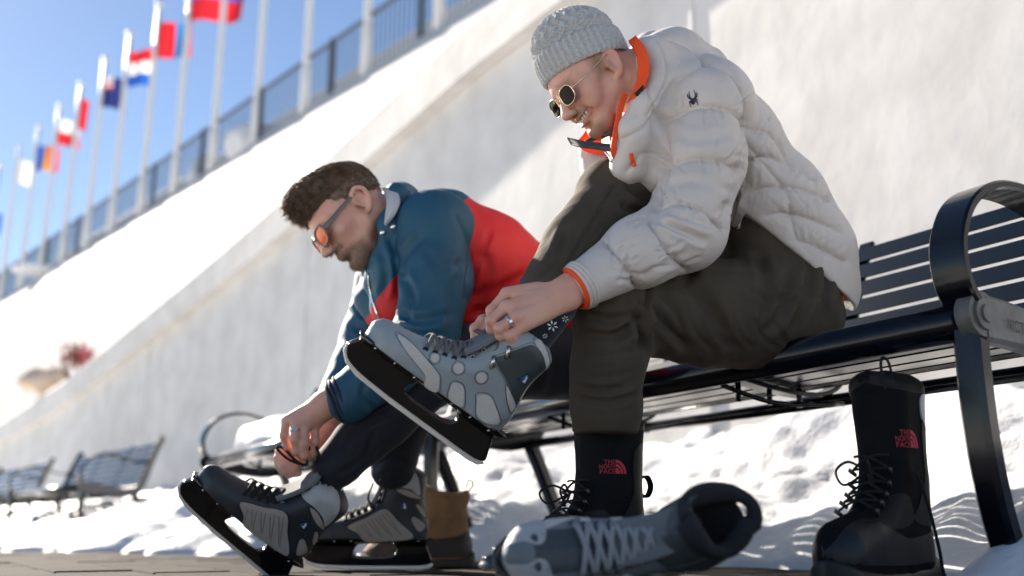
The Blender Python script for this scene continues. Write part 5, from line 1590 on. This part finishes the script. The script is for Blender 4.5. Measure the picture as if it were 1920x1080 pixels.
ring(p2, mc2[1], fg2[1][1], 0.0112, 0.006, m_silver)
# beard and moustache stubble as short hairs
rs = np.random.RandomState(21)
bmk = np.where(near, beardmask(L, 0.0) - 0.004, -1); N = vnormals(V, Q)
cand = np.where((bmk > 0.002) & (L[:, 2] < -0.028))[0]
def strands(idx, V, N, n, ln, rad, comb, spread, H, nw=0.55):
    VV = []; FF = []; o = 0
    for i in rs.choice(idx, n):
        p = V[i]; d = N[i] * nw + H.M @ comb(H.inv(p[None])[0]) + rs.normal(size=3) * spread; d = nrm(d)
        l = ln * rs.uniform(0.6, 1.25); e1 = nrm(np.cross(d, rs.normal(size=3))); bend = nrm(H.M @ comb(H.inv(p[None])[0])) * 0.35
        a = p - d * 0.003; b = p + d * l * 0.55; c = p + nrm(d + bend) * l
        e2 = np.cross(d, e1)
        for q, r_ in ((a, rad), (b, rad * 0.75)):
            for k in range(3):
                t = 2.094 * k; VV.append(q + r_ * (math.cos(t) * e1 + math.sin(t) * e2))
        VV.append(c)
        for k in range(3):
            FF.append((o + k, o + (k + 1) % 3, o + 3 + (k + 1) % 3)); FF.append((o + k, o + 3 + (k + 1) % 3, o + 3 + k)); FF.append((o + 3 + k, o + 3 + (k + 1) % 3, o + 6))
        o += 7
    return np.array(VV), np.array(FF)
m_hair = mat('dark_brown_hair', (0.075, 0.048, 0.031), 0.42, var=0.5, vscale=60, col2=(0.18, 0.118, 0.075))
m_beard = mat('greying_beard_hair', (0.20, 0.13, 0.09), 0.55, var=0.5, vscale=80, col2=(0.36, 0.29, 0.23))
obj('beard', strands(cand, V, N, 1700, 0.0050, 0.0005, lambda l: np.array([0.25, 0, -0.75]), 0.25, HD2), m_beard, p2)
# hair
HF = Field(HD2.o - 0.17, HD2.o + 0.19, 0.0036)
HD2.e(HF, (-0.011, 0, 0.053), (0.1035, 0.0800, 0.0885), 0)
HD2.e(HF, (0.050, 0, 0.112), (0.052, 0.060, 0.030), 0.03)
HD2.e(HF, (0.118, 0, 0.020), (0.062, 0.10, 0.056), 0.008, 'd')
HD2.e(HF, (0.046, 0, -0.040), (0.064, 0.20, 0.078), 0.008, 'd')
HD2.e(HF, (0.000, 0, -0.110), (0.13, 0.20, 0.085), 0.01, 'd')
HV, HQ = HF.mesh(1)
HV = HV + vnormals(HV, HQ) * (vnoise(HV, 60, 4) * 0.002)[:, None]
ho = obj('hair', (HV, HQ), m_hair, p2)
HN = vnormals(HV, HQ); HL = HD2.inv(HV)
top = np.where((HL[:, 2] > 0.06) & (np.linalg.norm(HL - np.array([-0.012, 0, 0.05]), axis=1) > 0.07))[0]
side = np.where((HL[:, 2] <= 0.07) & (HL[:, 0] < 0.06))[0]
front = np.where((HL[:, 0] > 0.045) & (HL[:, 2] > 0.06))[0]
obj('hair_strands', strands(top, HV, HN, 6500, 0.020, 0.0008, lambda l: np.array([0.85, 0.25 * math.sin(l[1] * 60 + l[0] * 40), 0.10]), 0.13, HD2, 0.30), m_hair, p2)
obj('hair_strands', strands(side, HV, HN, 4200, 0.007, 0.0006, lambda l: np.array([-0.35, 0, -0.8]), 0.15, HD2, 0.25), m_hair, p2)
obj('hair_strands', strands(front, HV, HN, 2200, 0.026, 0.0009, lambda l: np.array([0.85, 0.45 * math.sin(l[1] * 70), 0.05]), 0.20, HD2, 0.35), m_hair, p2)
glasses(HD2, p2, m_frame2, m_lens_o, 0.0305, 0.0215, 0.0032, 0.0042, 0.112, True)

# ---- jacket body (red) with blue yoke; sleeves blue
m_teal = mat('petrol_blue_shell', (0.014, 0.082, 0.145), 0.62, bump=0.25, bscale=60, bdist=0.003, var=0.15, vscale=10)
m_red2 = mat('red_shell', (0.62, 0.016, 0.020), 0.6, bump=0.25, bscale=60, bdist=0.003, var=0.1, vscale=10)
attr_mix(m_red2, 'yoke', (0.014, 0.082, 0.145))
m_navyf = mat('navy_facing', (0.010, 0.018, 0.040), 0.7, bump=0.2, bscale=200)
m_hoodl = mat('pale_hood_lining', (0.50, 0.51, 0.54), 0.7, bump=0.2, bscale=150)
J = Field((-0.50, 1.98, 0.30), (0.55, 3.08, 1.02), 0.0048)
k = 0.035
def pair2(a, b, wa, wb, ra, rb):
    for s in (-1, 1): J.cone(a + LV * s * wa, b + LV * s * wb, ra, rb, k)
pair2(PE2 + np.array([0, 0, 0.03]), TA2, 0.085, 0.085, 0.118, 0.116); pair2(TA2, TB2, 0.085, 0.095, 0.116, 0.112); pair2(TB2, TC2, 0.095, 0.10, 0.112, 0.088)
J.cone(TB2, TC2, 0.122, 0.10, k); J.cone(TB2 + np.array([-0.02, -0.03, -0.10]), TA2 + np.array([-0.02, -0.02, -0.07]), 0.11, 0.11, k)
for sh in (SL2, SR2): J.cone(TC2, sh, 0.085, 0.085, k)
J.chain([Wd(738, 445, 2.44), Wd(735, 500, 2.42), Wd(745, 570, 2.46)], [0.045, 0.05, 0.07], 0.03)
J.chain([Wd(700, 520, 2.60), Wd(705, 560, 2.56), Wd(740, 600, 2.55)], [0.03, 0.05, 0.07], 0.03)
# standing collar ring
J.chain([Wd(742, 372, 2.46), Wd(727, 425, 2.42), Wd(712, 480, 2.42), Wd(700, 530, 2.46)], [0.030, 0.028, 0.028, 0.03], 0.02)
J.chain([Wd(742, 372, 2.46), Wd(752, 378, 2.58), Wd(735, 430, 2.66), Wd(700, 520, 2.60)], [0.036, 0.045, 0.04, 0.03], 0.02)
J.cone(HD2((-0.03, 0, 0.02)), HD2((0.0, 0, 0.02)), 0.100, 0.098, 0.01, None, 'd')
J.cone(HD2((0.03, 0, -0.05)), Wd(712, 462, 2.54), 0.072, 0.05, 0.01, None, 'd')
V, Q = J.mesh(2)
fo = [([(905, 470), (915, 520), (890, 600)], 9, 0.006, 'fold'), ([(885, 590), (930, 580), (985, 560)], 9, 0.008, 'fold'), ([(880, 555), (930, 540), (990, 510)], 8, 0.004, 'fold'), ([(920, 430), (905, 470), (885, 520)], 6, 0.005, 'fold'),
      ([(715, 470), (725, 520), (715, 560)], 7, 0.006, 'fold'), ([(735, 440), (745, 500), (750, 560)], 8, 0.008, 'fold'), ([(720, 430), (735, 460), (760, 480)], 6, 0.004, 'fold')]
V = creases(V, Q, fo); N = vnormals(V, Q)
V = V + N * (vnoise(V, 10, 3) * 0.006 + vnoise(V, 26, 4) * 0.0025)[:, None]
# yoke edge: a slanting plane from the shoulder blades to the lower chest
pa = Wd(862, 395, 2.52); pb = Wd(735, 535, 2.46)
nn_ = nrm(np.cross(pb - pa, CF)); yk = (V - pa) @ nn_
if ((HD2.o - pa) @ nn_) < 0: yk = -yk
jk2 = obj('jacket', (V, Q), m_red2, p2, attrs={'yoke': yk})
J2B = BVHTree.FromPolygons([tuple(v) for v in V], [tuple(q) for q in Q])
def sleeve(P, R, folds, seed):
    S = Field(np.min(P, 0) - 0.13, np.max(P, 0) + 0.13, 0.0042)
    S.chain(P, R, 0.025)
    V, Q = S.mesh(2); V = creases(V, Q, folds); N = vnormals(V, Q)
    V = V + N * (vnoise(V, 11, seed) * 0.005 + vnoise(V, 28, seed + 1) * 0.0022)[:, None]
    return V, Q
CF2 = EL2 * 0.12 + WL2 * 0.88
sv = sleeve([TC2 * 0.35 + SL2 * 0.65, SL2, Wd(818, 525, 2.375), EL2, Wd(730, 690, 2.31), Wd(658, 742, 2.29)], [0.096, 0.095, 0.083, 0.072, 0.064, 0.060],
            [([(760, 520), (775, 560), (755, 600)], 7, 0.008, 'fold'), ([(750, 590), (785, 600), (840, 590)], 8, 0.007, 'fold'), ([(748, 615), (790, 630), (835, 628)], 7, 0.006, 'fold'), ([(870, 480), (850, 560), (845, 640)], 8, 0.005, 'fold'), ([(790, 440), (760, 480), (752, 520)], 8, 0.007, 'fold'), ([(860, 405), (884, 470), (872, 560)], 6, 0.010, 'seam'), ([(800, 470), (830, 500), (870, 490)], 9, 0.004, 'fold'), ([(690, 700), (680, 740), (700, 770)], 6, 0.004, 'fold')], 11)
obj('sleeve', sv, m_teal, p2)
obj('sleeve', sleeve([TC2 * 0.35 + SR2 * 0.65, SR2, ER2, WR2 * 0.75 + ER2 * 0.25], [0.086, 0.088, 0.072, 0.058], [([(665, 560), (690, 590), (720, 600)], 7, 0.007, 'fold'), ([(660, 610), (690, 620), (715, 640)], 7, 0.006, 'fold')], 15), m_teal, p2)
ax = nrm(Wd(634, 744, 2.29) - Wd(700, 712, 2.30)); e1 = nrm(np.cross(ax, CF)); e2 = np.cross(ax, e1)
c0 = Wd(645, 748, 2.288)
obj('cuff', join(*[tube(ringpts(c0 + ax * q, r_, r_), 0.0055, 8, caps=False) for q, r_ in ((0.0, 0.053), (0.012, 0.050), (0.022, 0.046))]), m_navyf, p2)
# pale hood lining tucked in the collar, snaps, zip
obj('hood_lining', sheet([Wd(716, 352, 2.46), Wd(724, 375, 2.41), Wd(722, 400, 2.385), Wd(720, 420, 2.38)], [Wd(742, 352, 2.44), Wd(750, 376, 2.395), Wd(742, 400, 2.375), Wd(724, 424, 2.375)], 8, -0.012, 0.006), m_hoodl, p2)
def on2(px, py, lift):
    h = hit(J2B, px, py, lift); return h if h is not None else Wd(px, py, 2.42)
for (x, y) in ((717, 436), (737, 425)):
    c = on2(x, y, 0.003); obj('snap', tube([c + CF * 0.004, c, c - CF * 0.003], [0.0075, 0.0075, 0.005], 12), m_silver, p2)
obj('zip', tube(np.array([on2(x, y, 0.004) for x, y in smooth_path([(690, 512), (694, 545), (704, 580), (712, 600)], 4)]), 0.0028, 6), m_silver, p2)

# ---- trousers
m_navyt = mat('navy_trouser_cloth', (0.010, 0.013, 0.024), 0.8, bump=0.3, bscale=350, bdist=0.001, var=0.15, vscale=12, sheen=0.1)
Fp = Field((-0.55, 2.05, 0.14), (0.50, 3.05, 0.80), 0.0050)
for s in (-1, 1): Fp.cone(PE2 + LV * s * 0.07, HL2 if s > 0 else HR2, 0.115, 0.11, 0.04)
Fp.chain([HL2, Wd(960, 672, 2.52), KL2], [0.112, 0.100, 0.080], 0.03)
Fp.chain([KL2, Wd(730, 775, 2.37), Wd(628, 872, 2.325)], [0.078, 0.066, 0.056], 0.03)
Fp.chain([HR2, Wd(900, 672, 2.74), KR2], [0.112, 0.098, 0.078], 0.03)
Fp.chain([KR2, Wd(760, 780, 2.65), Wd(738, 880, 2.64)], [0.076, 0.064, 0.056], 0.03)
V, Q = Fp.mesh(2)
V = creases(V, Q, [([(640, 850), (680, 800), (740, 770)], 6, 0.005, 'fold'), ([(630, 890), (680, 860), (700, 810)], 6, 0.005, 'fold'), ([(700, 880), (730, 860), (770, 870)], 6, 0.005, 'fold'), ([(990, 640), (1010, 690), (1000, 730)], 8, 0.006, 'fold')])
N = vnormals(V, Q); V = V + N * (vnoise(V, 12, 9) * 0.005 + vnoise(V, 30, 10) * 0.002)[:, None]
obj('trousers', (V, Q), m_navyt, p2)
# ---- skates
s1 = skate(p2, 'ice_skate', A2L, ST_NAVY, 1, lace=m_lace_b)
s2 = skate(p2, 'ice_skate', A2R, ST_NAVY, 1, lace=m_lace_b)
for sk_, AA in ((s1, A2L), (s2, A2R)):
    skate_logo(sk_, AA, 1, lambda q: zl2(np.array(q, float)), [(765, 478), (808, 522), (828, 462)])
    # fine zigzag stitching across the pale panel
    for kx in range(9):
        a_ = zl2(np.array([470 + kx * 26, 385 + kx * 7], float)); b_ = zl2(np.array([460 + kx * 27 + (14 if kx % 2 else -6), 480 + kx * 19], float))
        P = np.array([a_ * (1 - t) + b_ * t for t in np.linspace(0, 1, 6)]); y = SKB.H(P[:, 0], P[:, 1]) + 0.0016
        obj('stitch', (lambda vf: (AA(vf[0]), vf[1]))(tube(np.stack([P[:, 0], y, P[:, 1]], 1), 0.0005, 4)), m_lining, sk_)
    tg_ = smooth_path([AA(np.array([[x, 0, z]]))[0] for x, z in ((0.135, 0.085), (0.120, 0.112), (0.108, 0.142), (0.102, 0.170), (0.104, 0.190))], 5)
    obj('tongue', strap(tg_, 0.066, 0.012, AA(np.array([[0, 1, 0]]))[0] - AA(np.array([[0, 0, 0]]))[0]), m_tongue, sk_, smooth=True, auto=40)
for pts in ([(575, 872), (556, 868), (536, 858), (520, 842), (522, 838), (534, 842), (548, 858), (570, 874)], [(600, 858), (594, 840), (586, 822)], [(575, 872), (577, 855), (580, 835)]):
    obj('lace', tube(smooth_path([Wd(x, y, 2.262) for x, y in pts], 4), 0.0032, 6), m_lace_b, s1)
for pts in ([(700, 905), (690, 935), (700, 955), (660, 975)], [(712, 900), (722, 915), (716, 940)]):
    obj('lace', tube(smooth_path([Wd(x, y, 2.56) for x, y in pts], 4), 0.0028, 6), m_lace_b, s2)

# ================================================================ loose footwear
# skate lying on its side in front
o_l = Wd(1272, 1035, 1.49); o_l[2] = 0.064; t_l = Wd(955, 1040, 1.37); t_l[2] = 0.058
ALY, MLY = frame(o_l, t_l - o_l, -CF * 0.88 + CR * 0.12 + np.array([0, 0, 0.40]))
def slump(V):
    # the soft collar has sagged a little
    V = np.array(V, float); k = np.clip((V[:, 2] - 0.09) / 0.10, 0, 1); k = k * k * (3 - 2 * k)
    V[:, 1] *= 1 - 0.16 * k; V[:, 1] -= 0.012 * k; V[:, 0] -= 0.010 * k * (V[:, 1] < 0)
    return V
ALY_ = ALY
ALY = lambda V: ALY_(slump(V) * np.array([1.0, 1.0, 0.86]))
r3 = root('ice_skate', (o_l[0], o_l[1], 0), 'empty grey hockey skate lying on its side in front, laces towards the camera', 'ice skate')
skate(r3, None, ALY, (mat('shaded_grey_leather', (0.17, 0.195, 0.21), 0.45, bump=0.3, bscale=260, var=0.2, vscale=18), PAN_GRAY, None), 1, empty=True, lace=mat('pale_lace', (0.30, 0.31, 0.32), 0.85, bump=0.5, bscale=500))  # same grey leather as its pair, darkened so its shade is in the colour
for sd in (1, -1):
    v, f = SKB.patch([(0.293, 0.010), (0.294, 0.028), (0.278, 0.043), (0.245, 0.049), (0.235, 0.030), (0.250, 0.010)], sd, 0.0016)
    obj('toe_cap', (ALY(v), f), m_pale, r3)
a_ = np.linspace(0, 2 * math.pi, 41)
rg = np.stack([0.044 + 0.052 * np.cos(a_), 0.047 * np.sin(a_), 0.178 + 0.016 * np.sin(a_ * 2 + 0.6) - 0.10 * 0.052 * np.cos(a_)], 1)
obj('padded_collar', tube(ALY(rg), 0.0125 + 0.003 * np.sin(a_ * 3), 12, caps=False), m_lining, r3)
tg_ = np.array([[x, 0, z] for x, z in ((0.150, 0.074), (0.125, 0.095), (0.104, 0.125), (0.086, 0.150), (0.070, 0.160))])
obj('tongue', strap(ALY(smooth_path(tg_, 5)), 0.060, 0.012, MLY[:, 1]), m_tongue, r3, smooth=True, auto=40)
obj('insole', (ALY(box((0.06, 0, 0.075), (0.10, 0.05, 0.01), 0.003)[0]), box((0, 0, 0), (1, 1, 1), 0.003)[1]), m_pale, r3)
# empty black boot
o_e = Wd(1730, 1093, 1.80); o_e[2] = 0.0; t_e = Wd(1530, 1098, 1.58); t_e[2] = 0.0
AE_, ME_ = frame((0, 0, 0), t_e - o_e, (0, 0, 1))
AE = lambda V: AE_(np.asarray(V) * np.array([0.98, 0.92, 1.17])) + o_e
r4 = root('winter_boot', o_e, 'empty black winter boot with red emblem standing by the bench leg', 'boot', 'winter boots')
winter_boot(r4, AE, 1)
# drawcord loop at the cuff
c = AE(np.array([[0.12, 0.045, 0.325]]))[0]
obj('cord', tube(smooth_path([c + np.array(q) for q in ((0, 0, -0.02), (-0.008, -0.004, 0.012), (-0.018, -0.004, 0.018), (-0.022, -0.006, 0.0), (-0.018, -0.006, -0.04))], 5), 0.0026, 6), m_lace_b, r4)
ls = smooth_path([AE(np.array([q]))[0] for q in ((0.10, 0.062, 0.17), (0.07, 0.064, 0.12), (0.05, 0.066, 0.06), (0.04, 0.07, 0.012), (0.0, 0.09, 0.006))], 6)
obj('lace', tube(ls, 0.0032, 6), m_lace_b, r4)
# tan boot behind the seated man's skate
o_t = Wd(876, 1060, 2.88); o_t[2] = 0.0; t_t = Wd(700, 1060, 2.80); t_t[2] = 0.0
AT_, _ = frame((0, 0, 0), t_t - o_t, (0, 0, 1)); AT = lambda V: AT_(np.asarray(V) * np.array([1, 1, 0.90])) + o_t
r5 = root('winter_boot', o_t, 'tan leather winter boot with dark rubber foot behind the dark skate', 'boot', 'winter boots')
winter_boot(r5, AT, 1, tan=True, laces=False)
